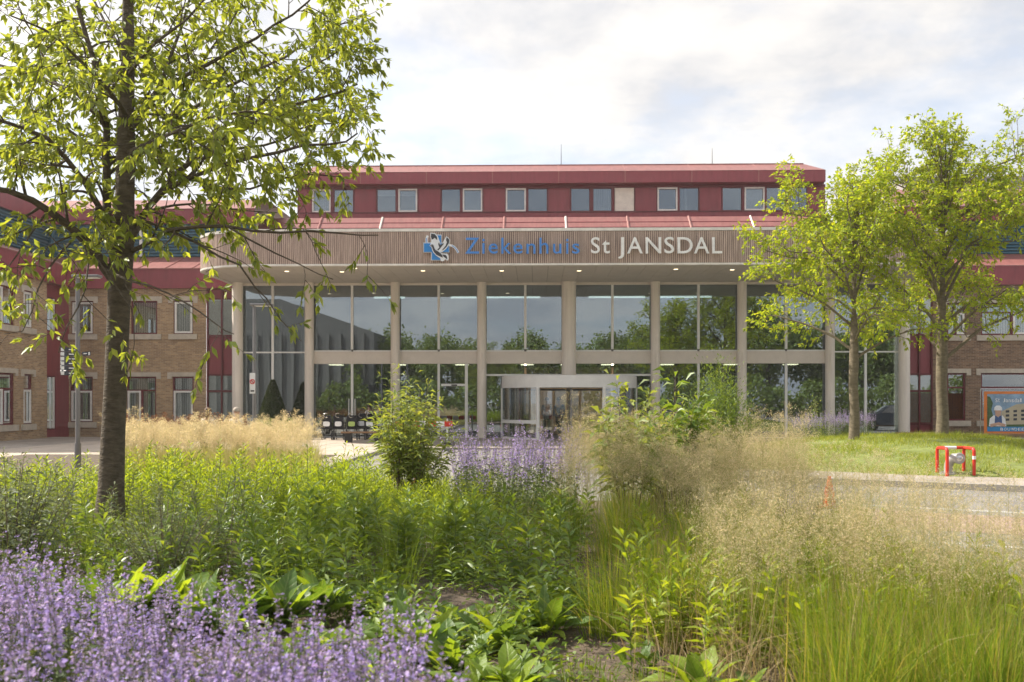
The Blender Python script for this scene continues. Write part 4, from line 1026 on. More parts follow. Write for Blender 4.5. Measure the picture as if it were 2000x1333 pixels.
#==VEG==
# ================================================================== TREES
def grow_tree(limbs, seed, child_gap=0.34, child_len=(0.5, 1.1), twig_gap=0.17, twig_len=(0.18, 0.42), leaf=0.10, lw=0.42, per=7, droop=0.5, lift=0.25, start=0.22, spread=1.0):
    """limbs : list of (points, r0, r1). returns list of tube paths and leaf arrays"""
    rg_ = random.Random(seed); paths = []; LP = []; LD = []; LL = []
    def pt(pts, t):
        f = t * (len(pts) - 1); i = min(int(f), len(pts) - 2); return pts[i].lerp(pts[i + 1], f - i), (pts[i + 1] - pts[i]).normalized()
    def length(pts): return sum((b - a).length for a, b in zip(pts, pts[1:]))
    def rv(): return Vector((rg_.gauss(0, 1), rg_.gauss(0, 1), rg_.gauss(0, 1))).normalized()
    def leafrun(pts, n):
        for k in range(n):
            t = rg_.uniform(0.12, 1.0); p, d = pt(pts, t); s = d.cross(rv()).normalized()
            D = d * 0.45 + s * 0.75 + Vector((0, 0, -droop * rg_.uniform(0.2, 1.5)))
            LP.append(p); LD.append(D); LL.append(leaf * rg_.uniform(0.6, 1.2))
        for k in range(3):
            p = pts[-1]; LP.append(p); LD.append(d_end(pts) + rv() * 0.6 + Vector((0, 0, -droop * 0.6))); LL.append(leaf * rg_.uniform(0.7, 1.1))
    def d_end(pts): return (pts[-1] - pts[-2]).normalized()
    for pts, r0, r1, dens in limbs:
        pts = [Vector(p) for p in pts]; L = length(pts); n = len(pts)
        # smooth the limb
        sm = []
        m = max(4, int(L / 0.22))
        for i in range(m + 1):
            t = i / m; f = t * (n - 1); k = min(int(f), n - 2); u = f - k
            p0 = pts[max(0, k - 1)]; p1 = pts[k]; p2 = pts[k + 1]; p3 = pts[min(n - 1, k + 2)]
            q = 0.5 * ((2 * p1) + (p2 - p0) * u + (2 * p0 - 5 * p1 + 4 * p2 - p3) * u * u + (3 * p1 - p0 - 3 * p2 + p3) * u ** 3)
            sm.append(q + rv() * 0.012 * (0 if i == 0 else 1))
        rr = [r0 + (r1 - r0) * (i / m) ** 0.8 for i in range(m + 1)]
        paths.append((sm, rr, 10 if r0 > 0.05 else 6))
        if dens <= 0: continue
        s = L * start
        while s < L:
            t = s / L; p, d = pt(sm, t); rl = r0 + (r1 - r0) * t ** 0.8
            side = d.cross(rv()).normalized()
            cd_ = (d * rg_.uniform(0.35, 0.9) + side * spread + Vector((0, 0, lift * rg_.uniform(-0.5, 1.4)))).normalized()
            cl = rg_.uniform(*child_len) * (1.1 - 0.45 * t); cp = [p]; q = p; nseg = 5
            for k in range(nseg):
                cd_ = (cd_ + rv() * 0.22 + Vector((0, 0, -0.09 if droop > 0.3 else 0.10))).normalized(); q = q + cd_ * cl / nseg; cp.append(q)
            cr_ = min(rl * 0.55, 0.016); paths.append((cp, [cr_ + (0.0025 - cr_) * k / nseg for k in range(nseg + 1)], 5))
            leafrun(cp[2:], max(2, int(per * 0.7)))
            x_ = 0.12
            while x_ < cl:
                p2, d2 = pt(cp, x_ / cl); s2 = d2.cross(rv()).normalized(); tl = rg_.uniform(*twig_len)
                td = (d2 * 0.7 + s2 * 0.8 + Vector((0, 0, lift * 0.5))).normalized(); e1 = p2 + td * tl * 0.5; e2 = e1 + (td + rv() * 0.3 + Vector((0, 0, -droop * 0.35))).normalized() * tl * 0.5
                paths.append(([p2, e1, e2], [0.004, 0.003, 0.0015], 3)); leafrun([p2, e1, e2], per)
                x_ += twig_gap * rg_.uniform(0.7, 1.4) / max(dens, 0.2)
            s += child_gap * rg_.uniform(0.6, 1.4) / dens
    return paths, np.array([tuple(p) for p in LP]), np.array([tuple(d) for d in LD]), np.array(LL)
def build_tree(name, label, group, base, trunk_pts, limbs, seed, bark, leafm, **kw):
    t = thing(name, label, 'tree', base, group)
    paths, LP, LD, LL = grow_tree(limbs, seed, **kw)
    mb = MB(); mb.tube(trunk_pts[0], trunk_pts[1], 18)
    tr = mb.build('trunk', bark, t, smooth=True)
    bm_ = MB()
    for p, r, n in paths: bm_.tube(p, r, n, cap=False)
    bm_.build('branches', bark, t, smooth=True)
    V, F = leaves(LP, LD, LL, LL * kw.get('lw', 0.42), droop=0.12, fold=0.22)
    tag(new_obj('crown', mesh_np('crown', [(V, F, 0)], [leafm]), t), kind='stuff')
    return t, len(LP)
YT_ = 9.5
def T(*p):   # (u, v, dY)
    return [P(u, v, YT_ + d) for u, v, d in p]
base = P(219, 1000, YT_); base.z = 0.1
tp = [(214, 1010, 0), (217, 960, 0), (221, 850, 0), (227, 720, 0), (232, 600, 0), (237, 500, 0), (241, 440, 0), (244, 380, 0.02), (246, 300, 0.05), (247, 220, 0.08), (250, 120, 0.1), (250, 0, 0.1), (255, -140, 0.1), (262, -330, .1)]
trk = (T(*tp), [0.145, 0.122, 0.110, 0.105, 0.105, 0.112, 0.102, 0.088, 0.088, 0.074, 0.062, 0.05, 0.035, 0.012])
L_ = []
def limb(r0, r1, dens, *p): L_.append((T(*p), r0 * .84, r1 * .8, dens))
limb(.070, .022, 1.05, (222, 545, 0), (205, 520, -.05), (165, 470, -.15), (124, 430, -.3), (82, 402, -.45), (30, 376, -.6), (-40, 365, -.8), (-140, 340, -1))
limb(.062, .022, 1.38, (234, 470, 0), (214, 440, .1), (208, 380, .15), (207, 310, .2), (206, 230, .2), (192, 150, .15), (172, 90, .1), (148, 0, .1), (130, -120, 0))
limb(.045, .016, 1.25, (222, 455, 0), (205, 420, -.1), (170, 365, -.3), (130, 312, -.5), (80, 262, -.7), (0, 238, -.9), (-90, 210, -1))
limb(.040, .014, 1.25, (208, 250, .2), (190, 222, .3), (150, 185, .5), (110, 165, .7), (40, 140, .9), (-40, 120, 1.1))
limb(.052, .012, 1.38, (252, 480, 0), (268, 440, .1), (300, 395, .2), (345, 342, .3), (400, 295, .4), (480, 250, .5), (560, 210, .55), (640, 190, .6), (700, 165, .6))
limb(.036, .010, 1.25, (300, 395, .2), (330, 370, .0), (380, 345, -.2), (450, 320, -.3), (530, 300, -.4), (600, 285, -.4), (660, 280, -.4), (700, 262, -.4))
limb(.032, .006, .42, (258, 490, 0), (285, 478, -.2), (330, 452, -.4), (380, 442, -.5), (440, 440, -.6), (520, 455, -.7), (600, 450, -.7), (680, 455, -.7), (740, 462, -.7))
limb(.018, .005, .32, (335, 452, -.4), (385, 478, -.5), (430, 500, -.55), (470, 520, -.6), (500, 560, -.6), (520, 585, -.6), (545, 625, -.6), (590, 668, -.55))
limb(.014, .004, .34, (440, 440, -.6), (500, 475, -.75), (560, 505, -.8), (610, 530, -.8), (650, 545, -.8))
limb(.016, .005, .30, (205, 525, -.05), (240, 545, -.6), (290, 560, -.9), (350, 585, -1), (390, 612, -1.05), (430, 640, -1.1), (455, 655, -1.1))
limb(.016, .004, .6, (150, 460, -.2), (110, 500, -.6), (85, 540, -.8), (70, 590, -.9), (50, 640, -.95), (10, 655, -1.0))
limb(.014, .004, .5, (165, 470, -.15), (170, 540, -.5), (150, 600, -.7), (125, 650, -.8), (112, 690, -.8))
limb(.012, .004, .22, (180, 490, -.1), (225, 560, -.5), (255, 600, -.6), (262, 650, -.65), (255, 720, -.65))
limb(.014, .004, .75, (95, 410, -.4), (50, 470, -.6), (20, 520, -.8), (-20, 570, -.9))
limb(.044, .012, 1.38, (247, 260, .05), (285, 215, .2), (320, 150, .4), (350, 60, .5), (390, -60, .6))
limb(.040, .010, 1.38, (246, 330, .05), (275, 300, .4), (330, 232, .7), (385, 140, .9), (440, 60, 1.0), (500, -40, 1.1))
limb(.030, .008, 1.38, (330, 235, .7), (400, 200, .9), (480, 150, 1.1), (560, 110, 1.2), (630, 60, 1.2), (690, 40, 1.2))
limb(.030, .008, 1.38, (285, 215, .2), (360, 150, -.1), (440, 110, -.3), (520, 60, -.4), (600, 10, -.5), (640, -60, -.5))
limb(.030, .008, 1.25, (248, 300, .05), (290, 280, -.6), (360, 250, -1.1), (430, 225, -1.4), (500, 220, -1.6))
limb(.030, .008, 1.25, (247, 230, .08), (215, 180, -.6), (150, 110, -1.0), (90, 60, -1.3), (20, 30, -1.5))
limb(.026, .008, 1.25, (249, 150, .1), (300, 90, -.5), (370, 30, -.8), (430, -40, -1.))
limb(.028, .008, 1.25, (250, 120, .1), (215, 60, .5), (170, -20, .8), (120, -100, 1.))
limb(.026, .008, 1.25, (207, 310, .2), (160, 270, .8), (100, 235, 1.2), (30, 200, 1.5))
limb(.022, .007, 1.25, (345, 342, .3), (410, 360, .5), (480, 370, .7), (550, 350, .8), (610, 340, .9), (665, 345, .9))
limb(.022, .007, 1.25, (400, 295, .4), (470, 290, .9), (540, 280, 1.1), (600, 245, 1.2), (660, 240, 1.2), (715, 232, 1.2))
limb(.020, .006, 1.25, (480, 250, .5), (540, 170, .6), (600, 130, .6), (650, 110, .6), (690, 80, .6))
limb(.020, .006, .95, (275, 420, .1), (330, 405, .6), (400, 400, .9), (470, 410, 1.1), (540, 415, 1.2))
limb(.020, .006, 1.25, (130, 312, -.5), (90, 330, -.2), (40, 320, .1), (-20, 300, .3))
limb(.018, .006, 1.25, (110, 165, .7), (80, 100, .8), (50, 40, .9), (20, -30, 1))
tl, nl = build_tree('cherry_tree', 'large dark-trunked tree with drooping green leaves standing in the flower bed', None, tuple(base), trk, L_, 5, 'bark', 'leaf_left_tree',
                    child_gap=0.17, child_len=(0.35, 0.85), twig_gap=0.10, twig_len=(0.14, 0.34), leaf=0.100, lw=0.43, per=6, droop=0.62, lift=0.18, start=0.16)
print('left tree leaves', nl)

def right_tree(name, label, u, v, Y, r, crown, seed, nlimb=16, **kw):
    """crown: (u0,u1,v0,v1) extents; upright spreading limbs"""
    rg_ = random.Random(seed); b = P(u, v, Y); u0, u1, v0, v1 = crown; uc = (u0 + u1) / 2
    vf = v1 - 0.03 * (v1 - v0)
    fk = P(u, vf, Y); tops = []
    tpz = [b + Vector((0, 0, -0.15)), b + Vector((0.0, 0, 0.12)), b.lerp(fk, .3) + Vector((.02, 0, 0)), b.lerp(fk, .7) + Vector((-.02, 0, 0)), fk, fk.lerp(P(u, v0, Y), .25), fk.lerp(P(u + 4, v0, Y), .55), P(u + 8, v0 + 30, Y)]
    rz = [r * 1.5, r * 1.12, r, r * .92, r * 1.0, r * .62, r * .38, .012]
    limbs = []
    hw = (u1 - u0) / 2 * Y / FPX; ax = tpz
    for i in range(nlimb):
        t = (i / nlimb) ** 0.9 * 0.75
        s0 = fk.lerp(P(u, v0, Y), t * 0.9) if i else fk
        a = i * 2.4 + rg_.uniform(-.3, .3); out_ = Vector((math.cos(a), math.sin(a) * 0.9, 0))
        # crown half width at that level
        reach = hw * (1.12 - 0.58 * t) * rg_.uniform(0.75, 1.05); shift = (uc - u) * Y / FPX
        top_z = (b.z + (P(u, v0, Y).z - b.z)) ; zi = s0.z + (top_z - s0.z) * rg_.uniform(0.25, 0.8) * (0.55 + 0.6 * t) - (0.8 if i < 7 else 0)
        e = Vector((s0.x + out_.x * reach + shift * 0.8, s0.y + out_.y * reach, zi))
        m1 = s0.lerp(e, .35) + Vector((0, 0, (0.25 if i >= 5 else 0.12) * (e - s0).length * .6)); m2 = s0.lerp(e, .7) + Vector((0, 0, 0.12))
        limbs.append(([s0, m1, m2, e, e + Vector((out_.x * .12, out_.y * .12, 0.3 if i >= 4 else -.1))], r * (0.36 - .2 * t), 0.006, 1.15))
        if i >= 3:
            for _ in range(2):   # upright water shoots
                q = s0.lerp(e, rg_.uniform(.35, .95)); hgt_ = rg_.uniform(.5, 1.25)
                limbs.append(([q, q + Vector((rg_.uniform(-.1, .1), rg_.uniform(-.1, .1), hgt_ * .5)), q + Vector((rg_.uniform(-.18, .18), rg_.uniform(-.18, .18), hgt_))], .014, .003, 0.9))
    limbs.append((tpz[4:], r * .8, .01, 1.0))
    for i in range(13):
        a = rg_.uniform(0, 6.28); q = fk.lerp(P(u, v0, Y), rg_.uniform(.5, .85)); h_ = P(u, v0, Y).z - q.z
        limbs.append(([q, q + Vector((math.cos(a) * .35, math.sin(a) * .3, h_ * .55)), q + Vector((math.cos(a) * .6, math.sin(a) * .5, h_ * rg_.uniform(.72, 1.04)))], .022, .004, 0.8))
    t, n = build_tree(name, label, 'young trees on the grass mound', tuple(b), (tpz[:6], rz[:6]), limbs, seed, 'bark_pale', 'leaf_right_tree', **kw)
    print(name, n); return t
KW = dict(child_gap=0.17, child_len=(0.35, 0.9), twig_gap=0.11, twig_len=(0.15, 0.36), leaf=0.12, lw=0.45, per=5, droop=0.35, lift=0.5, start=0.18, spread=0.8)
right_tree('maple_tree', 'slimmer yellow-green tree nearest the glass front, purple flowers at its foot', 1668, 862, 26.5, 0.125, (1462, 1770, 345, 715), 21, 18, **KW)
right_tree('maple_tree', 'taller yellow-green tree at the right edge, by the orange and blue banner', 1840, 858, 27.5, 0.155, (1685, 2045, 240, 720), 33, 27, **KW)

# trees and a gabled hall behind the viewpoint, seen in the glass front
far_var = []
for k in range(3):
    rg_ = np.random.default_rng(50 + k); n = 5200
    cl = rg_.normal(0, 1, (46, 3)); cl = nrm(cl) * rg_.uniform(.35, 1, (46, 1)) ** .5 * np.array([3.1, 3.1, 3.4]); cl[:, 2] += 6.2
    p = cl[rg_.integers(0, 46, n)] + rg_.normal(0, .55, (n, 3))
    V, F = leaves(p, rg_.normal(0, 1, (n, 3)), .38, .25, fold=.2); far_var.append(mesh_np('far_crown', [(V, F, 0)], ['leaf_far_tree']))
ftr = MB().tube([(0, 0, 0), (0.05, 0, 2), (0, 0.05, 5), (.1, 0, 7.5)], [.3, .22, .17, .06], 10).mesh('far_trunk', 'bark')
for k in range(15):
    xk = -24 + 4.6 * k + rnd.uniform(-1, 1); yk = -24 + rnd.uniform(-5, 4); sc = rnd.uniform(.8, 1.12) * (1.25 if k > 10 else 1.0) * (.86 if k in (6, 7) else 1)
    t = thing('broadleaf_tree', 'round leafy tree of the row mirrored in the glass front', 'tree', (xk, yk, 0), 'trees mirrored in the entrance glass', rnd.uniform(0, 6))
    t.scale = (sc, sc, sc)
    o = new_obj('trunk', ftr, t, keep=False); o = new_obj('crown', far_var[k % 3], t, keep=False); tag(o, kind='stuff')
rg_ = np.random.default_rng(77); n = 20000; px0 = rg_.uniform(-24, 46, n); pq = np.stack([px0, -17 + rg_.normal(0, 1.1, n), rg_.uniform(.05, 1, n) ** .8 * (3.3 + .8 * np.sin(px0 * .9) + .5 * np.sin(px0 * 2.3))], 1)
V, F = leaves(pq, rg_.normal(0, 1, (n, 3)), .4, .27, fold=.2)
tag(new_obj('added_hedge', mesh_np('added_hedge', [(V, F, 0)], ['leaf_far_tree'])), 'long loose hedge put behind the viewpoint to block the bright horizon in the lower panes', 'added_hedge', kind='stuff')  # added out of view to keep bright horizon out of the reflections
hall = thing('gabled_hall', 'dark ribbed hall with a sloping roof mirrored in the left panes', 'building', (-33, -24, 0))
MB().add([(-50, -18, 0), (-17, -18, 0), (-17, -18, 9), (-27, -18, 12.5), (-50, -18, 12.5), (-50, -34, 0), (-17, -34, 0), (-17, -34, 9), (-27, -34, 12.5), (-50, -34, 12.5)],
         [(0, 4, 3, 2, 1), (5, 6, 7, 8, 9), (1, 2, 7, 6), (0, 5, 9, 4), (2, 3, 8, 7), (3, 4, 9, 8)]).build('wall', 'cladding_far', hall)
rb = MB()
for k in range(26): rb.box(-49.5 + 1.25 * k, -49.2 + 1.25 * k, -17.99, -17.8, 0.1, 8.8)
tag(rb.build('rib', 'interior_wall', hall), kind='stuff')

# ================================================================== PLANT MASSES
def zone(n, ya, yb, ua, ub):
    Y = NR.uniform(ya, yb, n); U = NR.uniform(0, 1, n)
    a = ua(Y) if callable(ua) else np.full(n, ua); b = ub(Y) if callable(ub) else np.full(n, ub)
    u = a + (b - a) * U; k = (u - 1000) / FPX; x = Y * (k * cs - sn) / (cs + k * sn)
    return x, Y, u
BR = np.vectorize(bed_right)
def inbed(x, Y, m=0.05): return (x < BR(Y) - m) & (x > -15.5) & (Y < 17.0)
def bedpos(x, Y): return np.stack([x, Y, hb(x, Y)], 1)
def mass(name, chunks, mats, label, cat=None, loc=None):
    o = new_obj(name, mesh_np(name, chunks, mats)); tag(o, label, cat, kind='stuff'); return o

# --- catmint spikes
def spike(h, seed, fl=0.21, dens=1.0):
    rg_ = np.random.default_rng(seed); bloom = rg_.uniform(.35, 1.0); dens = dens * rg_.uniform(.75, 1.1); ch = []
    A = np.array([[0, 0, 0.0]]); B = np.array([[rg_.normal(0, .03), rg_.normal(0, .03), h]])
    bow = np.array([[rg_.normal(0, .03), rg_.normal(0, .03), 0]])
    ch.append((*stems(A, B, .0022, .0012, bow, 5), 0))
    def at(t): return A[0] + (B[0] - A[0]) * t + bow[0] * 4 * t * (1 - t)
    # leaves low down
    P_, D_ = [], []
    for t in np.linspace(.12, .72, 9):
        for s in (0, 3.14):
            a = rg_.uniform(0, 6.28) + s; P_.append(at(t)); D_.append((math.cos(a), math.sin(a), .35))
    ch.append((*leaves(np.array(P_), np.array(D_), rg_.uniform(.022, .038, len(P_)), rg_.uniform(.014, .022, len(P_)), .2, .1), 1))
    P_, D_, L, Q, E_, L2 = [], [], [], [], [], []
    z = h - fl; k = 0; nW = int(11 * fl / .21)
    for i in range(nW):
        f = (i / (nW - 1)) ** 0.9; t = (h - fl + fl * f) / h; r = .021 * (1 - .62 * f); c = at(t)
        for j in range(int(11 * dens * (1 - .35 * f))):
            a = rg_.uniform(0, 6.28); d = np.array([math.cos(a), math.sin(a), rg_.normal(.25, .35)])
            Q.append(c + d * r * .25); E_.append(d + np.array([0, 0, .5])); L2.append(rg_.uniform(.007, .011))
            if rg_.random() < (.95 - .6 * f ** 2) * bloom:
                P_.append(c + d * r * .7 + rg_.normal(0, .003, 3)); D_.append(d + rg_.normal(0, .4, 3)); L.append(rg_.uniform(.010, .0165) * (1 - .3 * f))
    L = np.array(L); L2 = np.array(L2)
    L = L * 1.3; ch.append((*leaves(np.array(P_), np.array(D_), L, L * .85, .1, .2, 1.0), 2))
    ch.append((*leaves(np.array(Q), np.array(E_), L2, L2 * .55, 0, .2, 1.0), 3))
    return ch
CAT = ['green_stem', 'leaf_catmint', 'flower_violet', 'flower_calyx']
near_sp = [spike(rnd.uniform(.58, .80), 100 + i, rnd.uniform(.12, .27)) for i in range(16)]
x, Y, u = zone(680, 2.35, 5.3, -140, lambda y: 400 + (5 - y) * 200)
ok = (NR.random(len(x)) < np.clip(1.25 - np.maximum(0, (u - (110 + (5 - Y) * 190)) / 230), .08, 1))
x, Y, u = x[ok], Y[ok], u[ok]; n = len(x); print('spikes', n)
mass('catmint_drift', stamp(near_sp, bedpos(x, Y), NR.uniform(0, 6.28, n), NR.uniform(.72, 1.16, n) * np.where(Y > 4.2, .90, 1.0) * (1 + .2 * np.clip((300 - u) / 400, 0, 1)), .11), CAT, 'deep drift of violet catmint flower spikes along the lower left edge', 'flowers')
# leafy understorey of the drift
x, Y, u = zone(8000, 2.3, 5.3, -160, lambda y: 250 + (5 - y) * 200)
p = bedpos(x, Y); p[:, 2] += NR.uniform(.05, .52, len(x))
mass('catmint_leaves', [(*leaves(p, NR.normal(0, 1, p.shape) * np.array([1, 1, .6]), NR.uniform(.025, .05, len(x)), NR.uniform(.015, .03, len(x)), .2, .1), 0)], ['leaf_catmint'], 'grey-green leaves below the violet catmint spikes', 'leaves')
# lone spikes that stand clear of the drift
lone = [(490, 1095, 3.9, 'lone tall violet spike leaning in front of the broad leaves, lower left'), (600, 1175, 3.55, 'paired violet spikes right of the drift, above bare soil'), (672, 1165, 3.5, 'tall pinkish violet spikes left of the bare soil patch'),
        (738, 1165, 3.35, 'slender violet spike beside the bright upright leaf'), (790, 1205, 3.2, 'short violet spike amid the broad leaves, bottom centre'), (865, 1265, 2.9, 'rightmost violet spike at the bottom edge')]
for k, (uu, vv, yy, lab) in enumerate(lone):
    q = P(uu, vv, yy); zb0 = float(hb(q.x, yy)); h = q.z - zb0
    t = thing('catmint_plant', lab, 'flower', (q.x, yy, zb0), 'single catmint spikes beside the drift')
    ch = []
    for j in range(4 if k in (1, 2) else 3):
        s_ = spike(h * (1.0 if j == 0 else rnd.uniform(.72, .93)), 300 + 10 * k + j, .25)
        off = np.array([rnd.gauss(0, .035), rnd.gauss(0, .035), 0]) if j else np.zeros(3)
        ch = [(V + off + np.array([q.x, yy, zb0]), F, m) for V, F, m in s_]
        tag(new_obj('flower_spike', mesh_np('flower_spike', [c for c in ch if c[2] >= 2], CAT), t), kind='stuff')
        tag(new_obj('leafy_stem', mesh_np('leafy_stem', [c for c in ch if c[2] < 2], CAT), t), kind='stuff')
# mid and far drifts
mid_sp = [spike(rnd.uniform(.7, .9), 400 + i, rnd.uniform(.22, .34), .7) for i in range(6)]
x, Y, u = zone(205, 10.3, 12.8, 895, 1120); ok = inbed(x, Y, .1); x, Y = x[ok], Y[ok]; n = len(x)
ch = stamp(mid_sp, bedpos(x, Y), NR.uniform(0, 6.28, n), NR.uniform(.95, 1.22, n) * 1.08, .16)
mass('catmint_drift', ch, CAT, 'pale violet catmint clump in front of the revolving door', 'flowers')
x, Y, u = zone(2600, 10.3, 12.8, 890, 1130); p = bedpos(x, Y); p[:, 2] += NR.uniform(.03, .62, len(x))
mass('catmint_leaves', [(*leaves(p, NR.normal(0, 1, p.shape) * np.array([1, 1, .6]), NR.uniform(.03, .06, len(x)), NR.uniform(.015, .03, len(x)), .2, .1), 0)], ['leaf_catmint'], 'grey-green leaves inside the catmint clump before the revolving door', 'leaves')
# nearer spikes thinning out to the right
x, Y, u = zone(190, 2.5, 3.7, 420, lambda y: 960 - (y - 2.5) * 150); n = len(x)
mass('catmint_drift', stamp(near_sp, bedpos(x, Y), NR.uniform(0, 6.28, n), NR.uniform(.85, 1.15, n), .12), CAT, 'scattered pinkish catmint spikes at the bottom, right of the deep drift', 'flowers')
x, Y, u = zone(300, 28.3, 29.8, 1545, 1705); n = len(x)
p = np.stack([x, Y, np.maximum(hill(x, Y), 0.0) + .02], 1)
mass('catmint_drift', stamp(mid_sp, p, NR.uniform(0, 6.28, n), NR.uniform(.75, 1.05, n), .12), CAT, 'violet catmint strip at the foot of the slimmer right tree', 'flowers')
x, Y, u = zone(110, 9.2, 10.8, 1480, 1660); ok = inbed(x, Y, -.3); n = ok.sum()
mass('catmint_drift', stamp(mid_sp, bedpos(x[ok], Y[ok]), NR.uniform(0, 6.28, n), NR.uniform(.6, .8, n), .2), CAT, 'thin violet flowers among the dry grasses near the orange cone', 'flowers')

def tuft_(n, h, w, bend, rb):
    p = np.stack([NR.normal(0, rb, n), NR.normal(0, rb, n), np.zeros(n)], 1); az = np.arctan2(p[:, 1], p[:, 0]) + NR.normal(0, .5, n)
    return blades(p, NR.uniform(.4, 1.08, n) * h, NR.uniform(.5, 1.35, n) * w, (.08 + 1.7 * NR.uniform(0, 1, n) ** 2.2) * bend, az, 4)
# --- upright leafy stems (goldenrod-like)
def leafy(h, seed, L=(.05, .08), W=.22, nl=34, rise=.75, tip=.5):
    rg_ = np.random.default_rng(seed); A = np.zeros((1, 3)); B = np.array([[rg_.normal(0, .04), rg_.normal(0, .04), h]])
    ch = [(*stems(A, B, .004, .0018, np.array([[rg_.normal(0, .015), rg_.normal(0, .015), 0]]), 4), 0)]
    t = np.linspace(.12, 1, nl); a = np.arange(nl) * 2.4 + rg_.uniform(0, 6)
    up_ = rise * (.4 + t ** 2 * 1.3)
    D = np.stack([np.cos(a), np.sin(a), up_], 1) + rg_.normal(0, .15, (nl, 3))
    LL = rg_.uniform(*L, nl) * (1.05 - tip * np.abs(t - .55) ** 1.2)
    ch.append((*leaves(A + (B - A) * t[:, None], D, LL, LL * W, .18, .2, .8), 1)); return ch
bed_var = [leafy(rnd.uniform(.42, .74), 500 + i, (.055, .10) if i % 3 else (.09, .13), rnd.uniform(.17, .26), rnd.randrange(30, 50)) for i in range(12)]
x, Y, u = zone(1200, 10.4, 14.6, lambda y: -60 + 0 * y, lambda y: 740 + 40 * np.sin(y * 3)); ok = inbed(x, Y, .1)
clump = np.sin(x * 2.1 + 1) * np.sin(Y * 1.9) + .35 * np.sin(x * 5.3)
sc = np.clip(.84 + .2 * clump[ok] + NR.normal(0, .15, ok.sum()), .42, 1.25)
n = ok.sum(); mass('leafy_border', stamp(bed_var, bedpos(x[ok], Y[ok]), NR.uniform(0, 6.28, n), sc, .08), ['green_stem', 'leaf_bed'], 'dense bright green leafy stems across the bed behind the tree trunk', 'plants')
x, Y, u = zone(560, 10.2, 14.2, 600, 960); ok = inbed(x, Y, .2); n = ok.sum()
mass('leafy_border', stamp(bed_var, bedpos(x[ok], Y[ok]), NR.uniform(0, 6.28, n), NR.uniform(.45, .8, n), .12), ['green_stem', 'leaf_bed'], 'lower yellow-green leafy growth around the tall shrub in the middle', 'plants')
dk_var = [leafy(rnd.uniform(.40, .66), 540 + i, (.11, .18), rnd.uniform(.2, .27), 30, .6) for i in range(10)]
x, Y, u = zone(190, 7.0, 10.2, lambda y: 600 + 0 * y, lambda y: 1170 + 0 * y); keep = (NR.random(len(x)) < np.clip((Y - 6.9) / 2.2, .12, 1)); n = keep.sum()
mass('leafy_border', stamp(dk_var, bedpos(x[keep], Y[keep]), NR.uniform(0, 6.28, n), NR.uniform(.45, 1.05, n), .14), ['green_stem', 'leaf_dark'], 'darker narrow-leaved stems in the middle of the bed behind the bare soil', 'plants')
x, Y, u = zone(200, 7.1, 9.8, lambda y: -20 + 0 * y, lambda y: 620 + 0 * y); keep = (NR.random(len(x)) < np.clip((Y - 6.6) / 2.0, .2, 1)); n = keep.sum()
mass('leafy_border', stamp(dk_var, bedpos(x[keep], Y[keep]), NR.uniform(0, 6.28, n), NR.uniform(.55, 1.0, n), .15), ['green_stem', 'leaf_dark'], 'low dark green leafy growth around the tree foot and behind the catmint', 'plants')
low_var = [leafy(rnd.uniform(.12, .26), 560 + i, (.06, .11), rnd.uniform(.25, .4), 16, .5) for i in range(8)]
x, Y, u = zone(420, 5.0, 8.2, lambda y: 480 + 0 * y, lambda y: 1180 + 0 * y); keep = (np.sin(x * 3.3 + .4) * np.sin(Y * 2.9 + x) > -.15) & ~((u > 1080) & (Y < 6.6)); n = keep.sum()
mass('low_cover', stamp(low_var, bedpos(x[keep], Y[keep]), NR.uniform(0, 6.28, n), NR.uniform(.6, 1.3, n), .25), ['green_stem', 'leaf_dark'], 'low leafy weeds closing most of the bare soil at the middle front', 'plants')
# single aster-like plants at the soil patch
ast = [(1012, 1160, 'single upright narrow-leaved plant standing alone on the bare soil'), (868, 1150, 'narrow-leaved plant at the left rim of the bare soil'), (775, 1165, 'bushy narrow-leaved plant left of the bare soil, above the big leaves'),
       (930, 1120, 'narrow-leaved plant behind the fine green tuft'), (1090, 1120, 'narrow-leaved plant between the bare soil and the tall grass'), (705, 1130, 'narrow-leaved plant above the broad leaves, left of centre')]
for k, (uu, vv, lab) in enumerate(ast):
    g = G(uu, vv); t = thing('aster_plant', lab, 'plant', (g[0], g[1], float(hb(*g))), 'narrow-leaved plants round the bare soil')
    ch = []
    for j in range(2 if k == 0 else 5):
        c_ = leafy(rnd.uniform(.42, .62), 600 + 10 * k + j, (.12, .18), .22, 28, .6)
        off = np.array([g[0] + rnd.gauss(0, .07) * (j > 0), g[1] + rnd.gauss(0, .07) * (j > 0), float(hb(*g)) - .02])
        ch += [(V + off, F, m) for V, F, m in c_]
    new_obj('stems', mesh_np('stems', [c for c in ch if c[2] == 0], ['green_stem']), t)
    tag(new_obj('foliage', mesh_np('foliage', [(V, F, 0) for V, F, m in ch if m == 1], ['leaf_dark']), t), kind='stuff')

